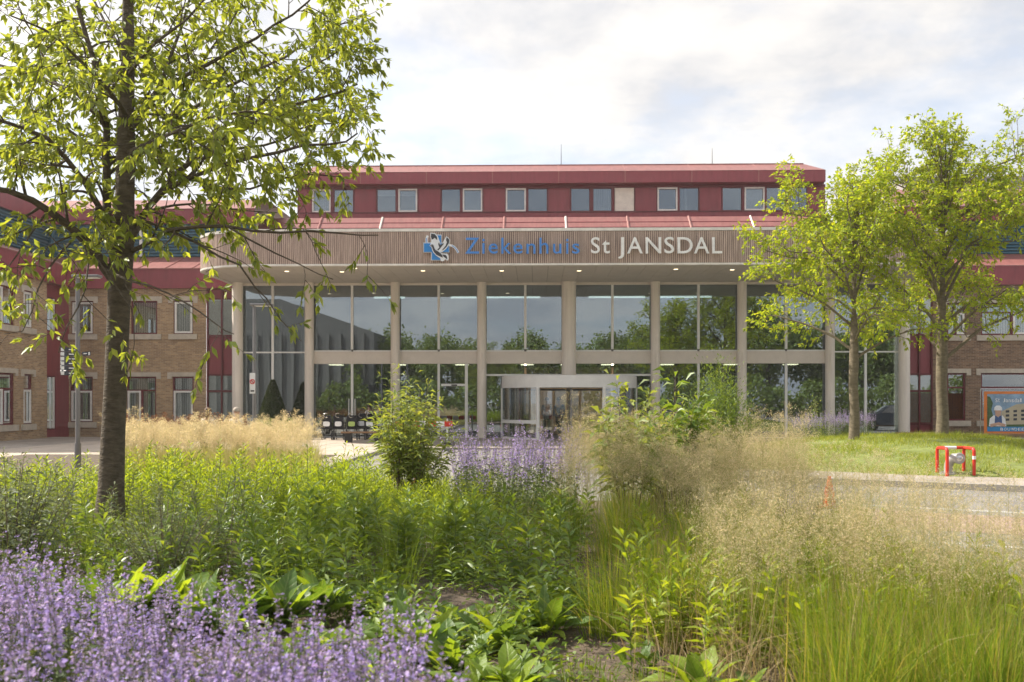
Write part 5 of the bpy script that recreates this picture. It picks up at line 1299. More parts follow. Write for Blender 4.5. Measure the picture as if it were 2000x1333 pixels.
# mixed filler : grass wisps, straw and grey-green sprigs all through the bed
wisp = [[(*tuft_(rnd.choice((30, 50)), rnd.uniform(.35, .6), .0035, .6, .07), 0)] for i in range(6)]
x, Y, u = zone(330, 6.6, 14.4, lambda y: -40 + 0 * y, lambda y: 1120 + 0 * y); ok = inbed(x, Y, .1) & (NR.random(len(x)) < np.clip((Y - 6) / 3, .25, 1)) & ~((u > 800) & (Y < 8.3)); n = ok.sum()
mass('grass_wisps', stamp(wisp, bedpos(x[ok], Y[ok]), NR.uniform(0, 6.28, n), NR.uniform(.6, 1.4, n), .1), ['grass_fine'], 'fine green grass wisps mixed through the leafy border', 'grass')
sil_var = [leafy(rnd.uniform(.4, .7), 570 + i, (.05, .08), .2, 40, .5) for i in range(5)]
x, Y, u = zone(150, 7.4, 10.5, lambda y: -40 + 0 * y, lambda y: 520 + 0 * y); ok = inbed(x, Y, .1); n = ok.sum()
mass('silver_sprigs', stamp(sil_var, bedpos(x[ok], Y[ok]), NR.uniform(0, 6.28, n), NR.uniform(.6, 1.25, n), .2), ['twig', 'leaf_silver'], 'grey-green sprigs around the tree foot', 'plants')
x, Y, u = zone(2600, 5.2, 9.0, lambda y: 520 + 0 * y, lambda y: 1200 + 0 * y); n = len(x); p = bedpos(x, Y); p[:, 2] += .01
keep = np.sin(x * 2.9 + 1) * np.sin(Y * 2.3) > -.25; x, Y, p = x[keep], Y[keep], p[keep]; n = len(x)
mass('soil_seedlings', [(*leaves(p, NR.normal(0, 1, (n, 3)) * np.array([1, 1, .3]) + np.array([0, 0, .5]), NR.uniform(.02, .08, n), NR.uniform(.01, .035, n), .1, .1), 0)], ['leaf_dark'], 'tiny seedlings on the bare soil', 'weeds')

# --- fine feather grass tufts
def tuft(n, h, spread, w, bend, seed, rb=.06):
    p = np.stack([NR.normal(0, rb, n), NR.normal(0, rb, n), np.zeros(n)], 1); az = np.arctan2(p[:, 1], p[:, 0]) + NR.normal(0, .5, n)
    return blades(p, NR.uniform(.4, 1.08, n) * h, NR.uniform(.5, 1.35, n) * w, (.08 + 1.7 * NR.uniform(0, 1, n) ** 2.2) * bend, az, 4)
for uu, vv, hh, lab in ((468, 1085, .78, 'fine soft green grass tuft in front of the leafy border, left of the middle'), (560, 1075, .66, 'fine soft green grass tuft between two others, middle left'), (640, 1090, .55, 'shorter fine grass tuft right of the soft ones'),
                        (880, 1165, .22, 'small low moss-green tuft on the bare soil')):
    g = G(uu, vv); V, F = tuft(620 if hh > .3 else 420, hh, .2, .0035, .55, 1, .13 if hh > .3 else .10)
    t = new_obj('grass_tuft', mesh_np('grass_tuft', [(V, F, 0)], ['grass_fine'])); t.location = (g[0], g[1], float(hb(*g))); tag(t, lab, 'grass tuft', 'fine grass tufts in the bed')

# --- big right-hand grasses : tussocks of green-gold blades
gv = [tuft(rnd.choice((90, 130, 170)), .66, .2, .0048, .42, i, .09) for i in range(6)]
front = [(1195, 1262, 'golden green grass tussock beside the bare soil, leftmost of the tall grasses'), (1340, 1290, 'golden green tussock behind the bright young leaves, bottom right of centre'), (1290, 1215, 'upright tussock just behind the leftmost one'),
         (1500, 1300, 'tussock left of the tall broad-leaved shoot'), (1720, 1320, 'tussock right of the tall broad-leaved shoot, bottom edge'), (1880, 1330, 'tussock in the lower right corner')]
for k, (uu, vv, lab) in enumerate(front):
    g = G(uu, vv); V, F = tuft(360, .66, .2, .0052, .62, 1, .09)
    t = new_obj('grass_tussock', mesh_np('grass_tussock', [(V, F, 0)], ['grass_blade'])); t.location = (g[0], g[1], 0.02); tag(t, lab, 'grass tussock', 'golden green tussocks at the front of the grasses')
x, Y, u = zone(330, 4.6, 13.2, lambda y: 1185 + np.clip((6.7 - y) * 330, 0, 420), lambda y: 2080 + 0 * y); ok = inbed(x, Y, .1)
n = ok.sum(); print('tussocks', n)
mass('tall_grass', stamp([[(V, F, 0)] for V, F in gv], bedpos(x[ok], Y[ok]), NR.uniform(0, 6.28, n), np.clip(.80 + .28 * np.sin(x[ok] * 2.7) * np.sin(Y[ok] * 2.1) + NR.normal(0, .14, n), .45, 1.4), .15), ['grass_blade'], 'tall green-gold grass filling the right half of the bed', 'grass')
sv_ = [[(*tuft(22, .6, .2, .005, 1.1, i, .08), 0)] for i in range(5)]
x, Y, u = zone(240, 5.0, 10.5, lambda y: 1250 + 0 * y, lambda y: 2080 + 0 * y); ok = inbed(x, Y, .1); n = ok.sum()
mass('dead_grass', stamp(sv_, bedpos(x[ok], Y[ok]), NR.uniform(0, 6.28, n), NR.uniform(.6, 1.25, n), .12), ['straw'], 'bent straw-coloured dead blades among the tall green grass', 'grass')
x, Y, u = zone(260, 5.6, 9.5, lambda y: 1230 + 0 * y, lambda y: 2000 + 0 * y); ok = inbed(x, Y, .1); n = ok.sum()
mass('leafy_border', stamp(dk_var, bedpos(x[ok], Y[ok]), NR.uniform(0, 6.28, n), NR.uniform(.5, 1.0, n), .2), ['green_stem', 'leaf_bed'], 'leafy green stems growing among the tall grass on the right', 'plants')
# --- hair grass plumes
def plume(h, seed, nb=22, ns=8, size=.0105, w=.16):
    rg_ = np.random.default_rng(seed); A = np.zeros((1, 3)); lean = rg_.normal(0, .10, 2) * h; B = np.array([[lean[0], lean[1], h]])
    bow = np.array([[rg_.normal(0, .02), rg_.normal(0, .02), .0]])
    ch = [(*stems(A, B, .0014, .0007, bow, 4), 0)]
    t = rg_.uniform(.66, 1.0, nb); base_ = A + (B - A) * t[:, None] + bow * (4 * t * (1 - t))[:, None]; a = rg_.uniform(0, 6.28, nb)
    l = (1.02 - t) / .34 * w * rg_.uniform(.5, 1.1, nb) + .03
    tip = base_ + np.stack([np.cos(a) * l, np.sin(a) * l, l * rg_.uniform(.3, 1.2, nb)], 1)
    ch.append((*stems(base_, tip, .0006, .0004, None, 2), 0))
    s = rg_.uniform(.25, 1.05, (nb, ns)); q = base_[:, None] + (tip - base_)[:, None] * s[..., None] + rg_.normal(0, .009, (nb, ns, 3)); q = q.reshape(-1, 3)
    Ls = rg_.uniform(.6, 1.3, len(q)) * size
    ch.append((*leaves(q, rg_.normal(0, 1, q.shape) + np.array([0, 0, .6]), Ls, Ls * .42, .2, .1, 1.0), 1)); return ch
pl_var = [plume(rnd.uniform(.95, 1.18), 700 + i) for i in range(8)]
PM = ['plume_stem', 'plume']
x, Y, u = zone(1000, 8.6, 13.6, lambda y: 1090 + (y - 9) * 12, lambda y: 1590 - (y - 9) * 10); ok = inbed(x, Y, -.05)
hs = .93 + .05 * np.sin(u[ok] * .021 + 1) + NR.normal(0, .12, ok.sum()); n = ok.sum(); print('plumes', n)
mass('hair_grass', stamp(pl_var, bedpos(x[ok], Y[ok]), NR.uniform(0, 6.28, n), hs, .05), PM, 'hazy beige hair grass plumes right of the middle', 'grass')
x, Y, u = zone(1000, 5.0, 9.4, lambda y: 1330 + (8 - y) * 25, lambda y: 2080 + 0 * y); ok = inbed(x, Y, -.05) & (NR.random(len(x)) < .75); n = ok.sum()
mass('hair_grass', stamp(pl_var, bedpos(x[ok], Y[ok]), NR.uniform(0, 6.28, n), NR.uniform(.72, .98, n), .06), PM, 'thin dry plumes rising in front of the road on the right', 'grass')
gold_var = [plume(rnd.uniform(.8, 1.0), 740 + i, 26, 8, .02, .14) for i in range(5)]
x, Y, u = zone(1150, 19.5, 27.0, lambda y: 230 + 0 * y, lambda y: 625 - (27 - y) * 4); n = len(x)
mass('hair_grass', stamp(gold_var, np.stack([x, Y, 0 * x + .1], 1), NR.uniform(0, 6.28, n), (.93 + .12 * np.sin(x * 1.7) * np.sin(Y * 1.3 + x) + NR.normal(0, .16, n)), .12), PM, 'golden dry grass bed in front of the left brick wing', 'grass')
V, F = tuft(10, .5, .2, .006, .6, 1); 
x, Y, u = zone(420, 19.5, 27.0, 225, 620); n = len(x); gt = [[(*tuft(46, .5, .2, .008, .8, i, .08), 0)] for i in range(3)]
mass('dry_grass', stamp(gt, np.stack([x, Y, 0 * x + .1], 1), NR.uniform(0, 6.28, n), NR.uniform(.8, 1.2, n), .05), ['plume_stem'], 'straw-coloured grass base under the golden plumes on the left', 'grass')
struct('left_soil', MB().box(-14.5, -5.6, 18.6, 28.0, 0.0, 0.115), 'soil')
x, Y, u = zone(150, 27.5, 33, lambda y: 230 + 0 * y, lambda y: 480 + 0 * y); n = len(x)
dv = [plume(rnd.uniform(.9, 1.25), 770 + i, 20, 7, .035, .10) for i in range(3)]
mass('dock_stalks', stamp(dv, np.stack([x, Y, 0 * x + .1], 1), NR.uniform(0, 6.28, n), NR.uniform(.8, 1.05, n), .1), ['dock_red', 'dock_red'], 'rusty dry seed stalks below the brick wing windows', 'plants')
# lawn on the mound
x = NR.uniform(4.3, 16.5, 66000); Y = NR.uniform(19.6, 33, 66000); hz = hill(x, Y); ok = hz > 0.003; n = ok.sum()
p = np.stack([x, Y, hz + .06], 1)[ok]; cl = .75 + .6 * np.sin(p[:, 0] * 2.3) * np.sin(p[:, 1] * 1.7 + p[:, 0])
mass('lawn_grass', [(*blades(p, NR.uniform(.05, .22, n) * cl, NR.uniform(.008, .014, n), NR.uniform(.2, 1.1, n), None, 2), 0)], ['grass_lawn'], 'sunlit rough lawn covering the low mound on the right', 'grass')
# soil litter and weeds
x = NR.uniform(-6, 3.4, 30000); Y = 3.0 + 9 * NR.uniform(0, 1, 30000) ** 1.5; ok = inbed(x, Y); n = ok.sum(); p = bedpos(x[ok], Y[ok]); p[:, 2] += .025
mass('mulch', [(*leaves(p, NR.normal(0, 1, (n, 3)) * np.array([1, 1, .25]), NR.uniform(.006, .04, n), NR.uniform(.004, .014, n), 0, .1), 0)], ['dry_chip'], 'dry bark chips and dead leaves lying on the soil', 'mulch')
x = NR.uniform(-5, 3.2, 1500); Y = NR.uniform(4.5, 10, 1500); ok = inbed(x, Y) & (np.sin(x * 3.1) * np.sin(Y * 2.7) > .1); n = ok.sum()
wv = [[(*tuft(26, .09, .2, .005, 1.2, i, .04), 0)] for i in range(3)]
mass('weeds', stamp(wv, bedpos(x[ok], Y[ok]), NR.uniform(0, 6.28, n), NR.uniform(.6, 1.5, n), .1), ['grass_fine'], 'small green weeds sprouting from the soil', 'weeds')
# low green edge along the road
x, Y, u = zone(420, 7.2, 9.8, 1430, 1800); ok = inbed(x, Y, -.15) & (x > BR(Y) - 1.0); n = ok.sum()
mass('leafy_border', stamp(bed_var, bedpos(x[ok], Y[ok]), NR.uniform(0, 6.28, n), NR.uniform(.35, .6, n), .15), ['green_stem', 'leaf_bed'], 'low bright green leaves along the road edge of the bed', 'plants')

# ================================================================== SHRUBS AND BIG LEAVES
def shrub(name, label, pos, n, h, rad, leafm, L, W, nl=34, seed=1, lean=.35, stemm='twig', droop=.35, start=.25, rise=.3, group=None, r0=.008):
    rg_ = np.random.default_rng(seed); t = thing(name, label, 'shrub', pos, group)
    a = rg_.uniform(0, 6.28, n); rr = rg_.uniform(0, 1, n) ** .6
    A = np.stack([np.cos(a) * rr * rad * .25, np.sin(a) * rr * rad * .25, 0 * a], 1) + np.array(pos)
    hh = h * (1.0 - .42 * rr ** 1.5) * rg_.uniform(.78, 1.03, n)
    B = np.stack([np.cos(a) * rr * rad, np.sin(a) * rr * rad, hh], 1) + np.array(pos)
    bow = np.stack([np.cos(a) * rr * rad * -.12, np.sin(a) * rr * rad * -.12, 0 * a], 1)
    SV, SF = stems(A, B, r0, .002, bow, 5)
    new_obj('stems', mesh_np('stems', [(SV, SF, 0)], [stemm]), t)
    P_, D_, LL = [], [], []
    for i in range(n):
        tt = rg_.uniform(start, 1.0, nl) ** .8
        q = A[i] + (B[i] - A[i]) * tt[:, None] + bow[i] * (4 * tt * (1 - tt))[:, None]
        b = rg_.uniform(0, 6.28, nl); d = np.stack([np.cos(b), np.sin(b), rise + .6 * (tt > .93)], 1)
        # side shoots
        side = (rg_.random(nl) < .5)[:, None] * d * rg_.uniform(.0, .16, (nl, 1)) * h * .5
        P_.append(q + side); D_.append(d + rg_.normal(0, .25, d.shape)); LL.append(rg_.uniform(.6, 1.15, nl) * L * (1.1 - .45 * tt))
    P_ = np.concatenate(P_); D_ = np.concatenate(D_); LL = np.concatenate(LL)
    V, F = leaves(P_, D_, LL, LL * W, droop, .15, .9)
    tag(new_obj('foliage', mesh_np('foliage', [(V, F, 0)], [leafm]), t), kind='stuff'); return t
def bp(u, Y): 
    x = X(u, Y); return (x, Y, float(hb(x, Y)) if Y < 17 else .1)
shrub('butterfly_bush', 'tall bright green shrub with pointed drooping leaves in the middle of the bed', bp(805, 12.3), 44, 1.80, .64, 'leaf_buddleja', .20, .2, 56, 3, start=.3)
t = shrub('butterfly_bush', 'single tall arching shoot rising left of the middle shrub', bp(772, 12.1), 6, 2.0, .12, 'leaf_buddleja', .17, .2, 50, 4, start=.45)
for k, (uu, vv, yy, lab) in enumerate(((1228, 690, 10.4, 'pale-tipped tall leafy stalk, leftmost of the two stalk clumps above the plumes'), (1322, 700, 10.8, 'dark large-leaved stalk clump above the plumes, beside the feathery bush'))):
    p = P(uu, vv, yy); b = bp(uu, yy)
    shrub('butterfly_bush', lab, b, 16 if k else 12, p.z - b[2], .44, 'leaf_buddleja' if not k else 'leaf_dark', .27, .27, 46, 30 + k, start=.35, droop=.4, group='tall leafy stalks above the plumes')
shrub('butterfly_bush', 'mid-height leafy bush under the tall stalks, next to the revolving door', bp(1290, 11.6), 34, 1.62, .68, 'leaf_buddleja', .18, .22, 46, 37, start=.3, group='tall leafy stalks above the plumes')
shrub('feathery_bush', 'fine dark feathery bush in front of the right glass bays', bp(1405, 12.4), 150, 2.0, .48, 'leaf_dark', .075, .22, 90, 6, start=.25, r0=.004, droop=.1, rise=.9, stemm='green_stem')
shrub('silver_shrub', 'grey-leaved shrub at the left edge of the picture', bp(20, 7.6), 36, 1.2, .62, 'leaf_silver', .14, .17, 60, 8, start=.2)
shrub('silver_shrub', 'low grey-green twiggy shrub right of the tree foot', bp(322, 7.6), 50, .86, .5, 'leaf_silver', .065, .2, 60, 9, start=.15, r0=.004, rise=.5)
shrub('young_shrub', 'loose green shrub by the columns behind the far catmint', (X(1598, 31), 31, .0), 20, 1.75, .75, 'leaf_buddleja', .14, .26, 46, 12)
shrub('young_shrub', 'small yellow-flowering clump at the bed edge by the pavement', bp(655, 14.0), 22, .62, .4, 'leaf_right_tree', .08, .3, 40, 14)
# topiary cone with skirt of shrubs
tx, ty = X(533, 40.5), 40.5; t = thing('topiary_cone', 'clipped dark green cone bush in front of the left glass bay', 'shrub', (tx, ty, .1))
n = 5200; tz = NR.random(n) ** 1.5; a = NR.uniform(0, 6.28, n); r = .62 * (1 - tz) ** .85 * (0.86 + .14 * NR.random(n)) + .02
p = np.stack([tx + r * np.cos(a), ty + r * np.sin(a), .75 + 1.75 * tz], 1)
V, F = leaves(p, np.stack([np.cos(a), np.sin(a), .6 + 0 * a], 1) + NR.normal(0, .5, (n, 3)), .075, .05, .1, .2)
tag(new_obj('foliage', mesh_np('foliage', [(V, F, 0)], ['leaf_topiary']), t), kind='stuff')
MB().cyl(tx, ty, .75, 2.35, .52, 20, .02).build('core', 'leaf_topiary', t, smooth=True)
MB().cyl(tx, ty, .08, .8, .3, 20, .4).build('pot', 'pot', t, smooth=True)
shrub('round_shrub', 'sunlit green shrub left of the clipped cone', (X(520, 39.6), 39.6, .1), 40, .98, .55, 'leaf_buddleja', .12, .5, 40, 15, group='shrubs at the foot of the cone')
shrub('round_shrub', 'darker green shrub right of the clipped cone', (X(562, 39.4), 39.4, .1), 40, .95, .6, 'leaf_dark', .12, .5, 40, 16, group='shrubs at the foot of the cone')

# big leaves : each leaf an object of its own, shared meshes
def big_leaf(L, W, curl, seed, pet=.22):
    rg_ = random.Random(seed); nl, nw = 9, 4; V = []; F = []; W = W * rg_.uniform(.8, 1.25); ph = rg_.uniform(0, 6); sk = rg_.uniform(-.12, .12)
    for i in range(nl + 1):
        t = i / nl; y = L * t
        wd = W * .5 * (0.06 if t < pet else math.sin(math.pi * min(1, ((t - pet) / (1 - pet)) ** .8)) ** .8 + 0.02)
        for j in range(nw + 1):
            s = j / nw * 2 - 1
            V.append((s * wd * (1 + .10 * math.sin(t * 13 + ph + s)) + sk * t * t, y * (1 - .18 * curl * t * t), -curl * L * t ** 2.2 * .6 + abs(s) * wd * .32 + math.sin(t * 17 + s * 2 + ph) * .016 * abs(s)))
    for i in range(nl):
        for j in range(nw): a = i * (nw + 1) + j; F.append((a, a + 1, a + nw + 2, a + nw + 1))
    return MB().add(V, F)
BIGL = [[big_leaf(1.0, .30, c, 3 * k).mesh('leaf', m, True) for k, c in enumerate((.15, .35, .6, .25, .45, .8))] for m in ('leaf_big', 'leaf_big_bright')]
def rosette(lab, u, v, n, L, bright=.3, up=(25, 80), seed=0, group='broad-leaved plants in the bed', pos=None):
    rg_ = random.Random(seed); g = pos or G(u, v); z = float(hb(*g))
    t = thing('broad_leaved_plant', lab, 'plant', (g[0], g[1], z), group)
    for k in range(int(n * 1.5)):
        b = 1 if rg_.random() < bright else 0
        a = k * 2.4 + rg_.uniform(-.3, .3); f = k / (n * 1.5)
        el = R(up[1] + (up[0] - up[1]) * f + rg_.uniform(-8, 8)); l = .69 * L * rg_.uniform(.5, 1.2)
        o = new_obj('leaf', BIGL[b][rg_.randrange(6)], t, keep=False)
        o.location = (rg_.gauss(0, .03), rg_.gauss(0, .03), rg_.uniform(0, .03)); o.rotation_euler = (el, rg_.uniform(-.35, .35), a); o.scale = (l * rg_.uniform(.8, 1.15), l, l)
    return t
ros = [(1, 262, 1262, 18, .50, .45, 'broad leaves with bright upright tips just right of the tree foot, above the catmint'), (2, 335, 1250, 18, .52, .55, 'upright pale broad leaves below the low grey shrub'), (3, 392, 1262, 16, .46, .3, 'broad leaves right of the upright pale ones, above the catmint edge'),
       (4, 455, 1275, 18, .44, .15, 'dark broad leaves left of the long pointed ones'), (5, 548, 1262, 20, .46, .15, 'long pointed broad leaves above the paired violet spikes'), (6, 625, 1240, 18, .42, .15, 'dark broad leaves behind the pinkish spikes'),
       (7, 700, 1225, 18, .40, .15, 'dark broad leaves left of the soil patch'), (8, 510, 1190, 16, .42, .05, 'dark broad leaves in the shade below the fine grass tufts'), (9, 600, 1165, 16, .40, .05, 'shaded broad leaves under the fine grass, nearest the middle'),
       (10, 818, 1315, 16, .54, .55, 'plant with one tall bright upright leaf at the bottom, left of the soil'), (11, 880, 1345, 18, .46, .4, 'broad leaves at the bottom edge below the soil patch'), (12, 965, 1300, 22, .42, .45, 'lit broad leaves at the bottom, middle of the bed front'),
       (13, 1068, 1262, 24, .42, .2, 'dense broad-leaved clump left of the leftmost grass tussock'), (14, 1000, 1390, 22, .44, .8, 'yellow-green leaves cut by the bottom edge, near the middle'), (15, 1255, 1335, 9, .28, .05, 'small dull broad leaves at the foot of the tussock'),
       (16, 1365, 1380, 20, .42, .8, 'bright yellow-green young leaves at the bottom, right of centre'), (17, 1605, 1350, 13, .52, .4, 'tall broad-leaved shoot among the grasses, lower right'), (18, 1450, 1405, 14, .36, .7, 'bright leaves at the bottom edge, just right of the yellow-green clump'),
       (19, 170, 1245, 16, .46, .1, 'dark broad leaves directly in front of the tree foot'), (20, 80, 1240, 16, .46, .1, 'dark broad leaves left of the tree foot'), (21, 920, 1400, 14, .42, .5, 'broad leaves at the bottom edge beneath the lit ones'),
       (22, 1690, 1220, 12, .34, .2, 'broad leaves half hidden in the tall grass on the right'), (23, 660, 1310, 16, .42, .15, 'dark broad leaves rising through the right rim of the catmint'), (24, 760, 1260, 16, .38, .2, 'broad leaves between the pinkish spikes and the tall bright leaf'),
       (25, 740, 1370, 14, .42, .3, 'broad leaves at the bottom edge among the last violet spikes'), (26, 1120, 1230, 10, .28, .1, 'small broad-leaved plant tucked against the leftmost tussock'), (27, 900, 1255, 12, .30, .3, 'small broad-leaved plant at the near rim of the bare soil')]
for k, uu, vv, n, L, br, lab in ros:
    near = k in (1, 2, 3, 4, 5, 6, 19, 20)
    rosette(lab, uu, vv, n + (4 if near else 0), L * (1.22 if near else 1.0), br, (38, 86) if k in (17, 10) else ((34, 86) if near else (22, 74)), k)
# ================================================================== STREET OBJECTS
def lamp(name, label, u, Y, h, head=True, group='slim grey lamp posts'):
    x = X(u, Y); t = thing(name, label, 'lamp post', (x, Y, 0), group)
    MB().cyl(x, Y, 0, h, .052, 16, .045).build('pole', 'steel_grey', t, smooth=True)
    MB().cyl(x, Y, 0, .7, .07, 16).build('base_sleeve', 'steel_grey', t, smooth=True)
    b = MB().box(x - .1, x + .5, Y - .12, Y + .12, h, h + .06).build('lamp_head', 'steel_grey', t, bevel=.015)
    MB().box(x + .02, x + .46, Y - .09, Y + .09, h - .012, h).build('lens', 'sign_white', b); return t
YS = 21.6
wp = lamp('lamp_post', 'grey lamp post carrying dark wayfinding boards in front of the left wing', 152, YS, Z(543, X(152, YS), YS))
def board(u0, u1, v, hgt, Y, dy, parent, tip=None):
    """one finger board with pictogram tile and a line of pale print"""
    x0, x1 = X(u0, Y), X(u1, Y); z = Z(v, x0, Y); h = hgt * Y / FPX / 2
    def sl(xa, xb, ya, yb, za, zb_, nm, m, p):
        return MB().add([(xa, ya, za), (xb, yb, za), (xb, yb + .03, za), (xa, ya + .03, za), (xa, ya, zb_), (xb, yb, zb_), (xb, yb + .03, zb_), (xa, ya + .03, zb_)],
                        [(0, 3, 2, 1), (4, 5, 6, 7), (0, 1, 5, 4), (1, 2, 6, 5), (2, 3, 7, 6), (3, 0, 4, 7)]).build(nm, m, p)
    o = sl(x0, x1, Y + dy, Y, z - h, z + h, 'finger_board', 'sign_dark', parent)
    def seg(f0, f1, g0, g1, nm, m):
        xa, xb = x0 + (x1 - x0) * f0, x0 + (x1 - x0) * f1; ya, yb = Y + dy * (1 - f0) - .006, Y + dy * (1 - f1) - .006
        sl(xa, xb, ya, yb, z - h + 2 * h * g0, z - h + 2 * h * g1, nm, m, o)
    if tip == 'r': seg(.80, .97, .12, .88, 'pictogram', 'sign_white'); seg(.2, .62, .40, .62, 'print_line', 'sign_white')
    else: seg(.03, .22, .10, .90, 'pictogram', 'sign_white'); seg(.5, rnd.uniform(.8, .95), .38, .64, 'print_line', 'sign_white')
    return o
for k, v in enumerate((684, 693, 702, 711, 720, 730)): board(133, 151, v, 8.2, YS, -.35, wp)
for k, v in enumerate((690, 699, 707, 716, 724)): board(103, 131, v, 7.6, YS + .35, .35, wp)
board(156, 176, 691, 8.0, YS + .02, .1, wp, 'r')
lp2 = lamp('lamp_post', 'slim grey lamp post with a small white no-smoking panel by the left column', 497, 27.0, Z(598, X(497, 27), 27))
x = X(492, 26.9); z0, z1 = Z(769, x, 26.9), Z(729, x, 26.9)
pn = MB().box(X(487.5, 26.9), X(498, 26.9), 26.90, 26.93, z0, z1).build('panel', 'sign_white', lp2)
MB().torus((X(493, 26.9), 26.89, z0 + (z1 - z0) * .58), .058, .012, 'y', 20, 6).build('ring', 'sign_red', pn)
q = X(493, 26.9); zc = z0 + (z1 - z0) * .58
MB().add([(q - .045, 26.885, zc + .035), (q - .03, 26.885, zc + .05), (q + .045, 26.885, zc - .035), (q + .03, 26.885, zc - .05)], [(0, 1, 2, 3)]).build('bar', 'sign_red', pn)
MB().box(q - .05, q + .05, 26.893, 26.9, z0 + .05, z0 + .09).build('print_line', 'black_plastic', pn)
# traffic cones
def cone(label, u, Y, h, zb=0.0):
    x = X(u, Y); t = thing('traffic_cone', label, 'traffic cone', (x, Y, zb), 'orange traffic cones'); s = h / .5
    MB().cyl(x, Y, zb + .03 * s, zb + .5 * s, .115 * s, 24, .022 * s).build('cone_body', 'cone_orange', t, smooth=True)
    MB().box(x - .17 * s, x + .17 * s, Y - .17 * s, Y + .17 * s, zb + .004, zb + .03 * s).build('base', 'cone_orange', t, bevel=.008)
    MB().cyl(x, Y, zb + .24 * s, zb + .33 * s, .0765 * s, 24, .058 * s).build('reflective_band', 'hydrant_red', t, smooth=True)
cone('orange traffic cone on the road behind the dry plumes at right', 1620, 15.2, .48)
cone('orange traffic cone mostly hidden behind the middle shrub', 819, 19.5, .48)
cone('small far orange cone standing by the glass front near the slimmer right tree', 1652, 33.2, .42, .06)
# hydrant with guard frame
hx, hy = X(1866, 20.5), 20.5
def Hp(u, v, dy): return P(u, v, 20.5 + dy)
gf = thing('guard_frame', 'red tubular guard frame on the verge in front of the grass mound', 'guard frame', (hx, hy, .1))
A_, B_, C_, D_ = [Vector((X(u, 20.5 + d), 20.5 + d, .1)) for u, d in ((1830.5, .3), (1850, -.2), (1882.5, .3), (1902.5, -.2))]
ht = Z(876, hx, 20.5) - .1
for p in (A_, B_, C_, D_):
    o = MB().tube([p - Vector((0, 0, .15)), p + Vector((0, 0, ht - .07))], .033, 12).build('post', 'hydrant_red', gf, smooth=True)
def rail(p, q, nm='rail'):
    d = (q - p).normalized(); pts = []
    for i in range(7): a = i / 6 * math.pi / 2; pts.append(p + Vector((0, 0, ht - .07 + .07 * math.sin(a))) + d * (.07 * (1 - math.cos(a))))
    for i in range(7): a = (1 - i / 6) * math.pi / 2; pts.append(q + Vector((0, 0, ht - .07 + .07 * math.sin(a))) - d * (.07 * (1 - math.cos(a))))
    MB().tube(pts, .033, 12).build(nm, 'hydrant_red', gf, smooth=True)
rail(A_, B_); rail(C_, D_)
tb = A_ + Vector((.05, -.02, ht)); tc_ = C_ + Vector((0, -.02, ht)); MB().tube([tb, tc_], .033, 12).build('rail', 'hydrant_red', gf, smooth=True)
m_ = tb.lerp(tc_, .42); MB().tube([m_ - Vector((.12, 0, 0)), m_ + Vector((.12, 0, 0))], .0345, 12).build('reflective_tape', 'sign_white', gf, smooth=True)
MB().tube([D_ + Vector((0, 0, ht * .62)), D_ + Vector((0, 0, ht * .74))], .0345, 12).build('reflective_tape', 'sign_white', gf, smooth=True)
hd = thing('hydrant', 'grey capped fire hydrant elbow inside the red guard frame', 'hydrant', (hx, hy, .1))
hz_ = .1
MB().tube([(hx - .1, hy + .1, hz_ - .05), (hx - .1, hy + .1, hz_ + .18), (hx - .085, hy + .07, hz_ + .29), (hx - .03, hy - .0, hz_ + .36), (hx + .03, hy - .1, hz_ + .36)], [.085, .085, .09, .1, .1], 18).build('elbow', 'cast_grey', hd, smooth=True)
MB().torus((hx + .035, hy - .11, hz_ + .36), .085, .032, 'y', 24, 8).build('collar', 'cast_grey', hd, smooth=True)
cp_ = MB().sphere((hx + .035, hy - .11, hz_ + .36), .085, 18, 8, (1, .5, 1)).build('cap', 'chrome', hd, smooth=True)
MB().box(hx + .015, hx + .055, hy - .175, hy - .13, hz_ + .34, hz_ + .38).build('cap_lug', 'cast_grey', cp_)
MB().cyl(hx - .1, hy + .1, hz_ - .02, hz_ + .05, .17, 20).build('flange', 'cast_grey', hd, smooth=True)
for k in range(6):
    a = k * 1.047; MB().cyl(hx - .1 + .13 * math.cos(a), hy + .1 + .13 * math.sin(a), hz_ + .05, hz_ + .08, .018, 6).build('bolt', 'cast_grey', hd)
# benches
def bench(label, u0, u1, Y, zb, z):
    xa, xb = X(u0, Y), X(u1, Y); t = thing('bench', label, 'bench', ((xa + xb) / 2, Y, zb), 'low plank benches')
    for k in range(3): MB().box(xa, xb, Y - .22 + .15 * k, Y - .09 + .15 * k, zb + z - .06, zb + z).build('seat_plank', 'bench_wood', t, bevel=.008)
    for x in (xa + .25, xb - .25): MB().box(x - .12, x + .12, Y - .16, Y + .16, zb, zb + z - .064).build('leg', 'black_plastic', t, bevel=.01)
bench('low wooden plank bench in front of the row of wheelchairs', 668, 752, 37.0, .085, .42)
bench('low plank bench in front of the orange and blue banner', 1880, 2060, 36.5, .01, .45)
bench('low dark plank bench by the far right column', 1752, 1830, 38.0, .01, .45)
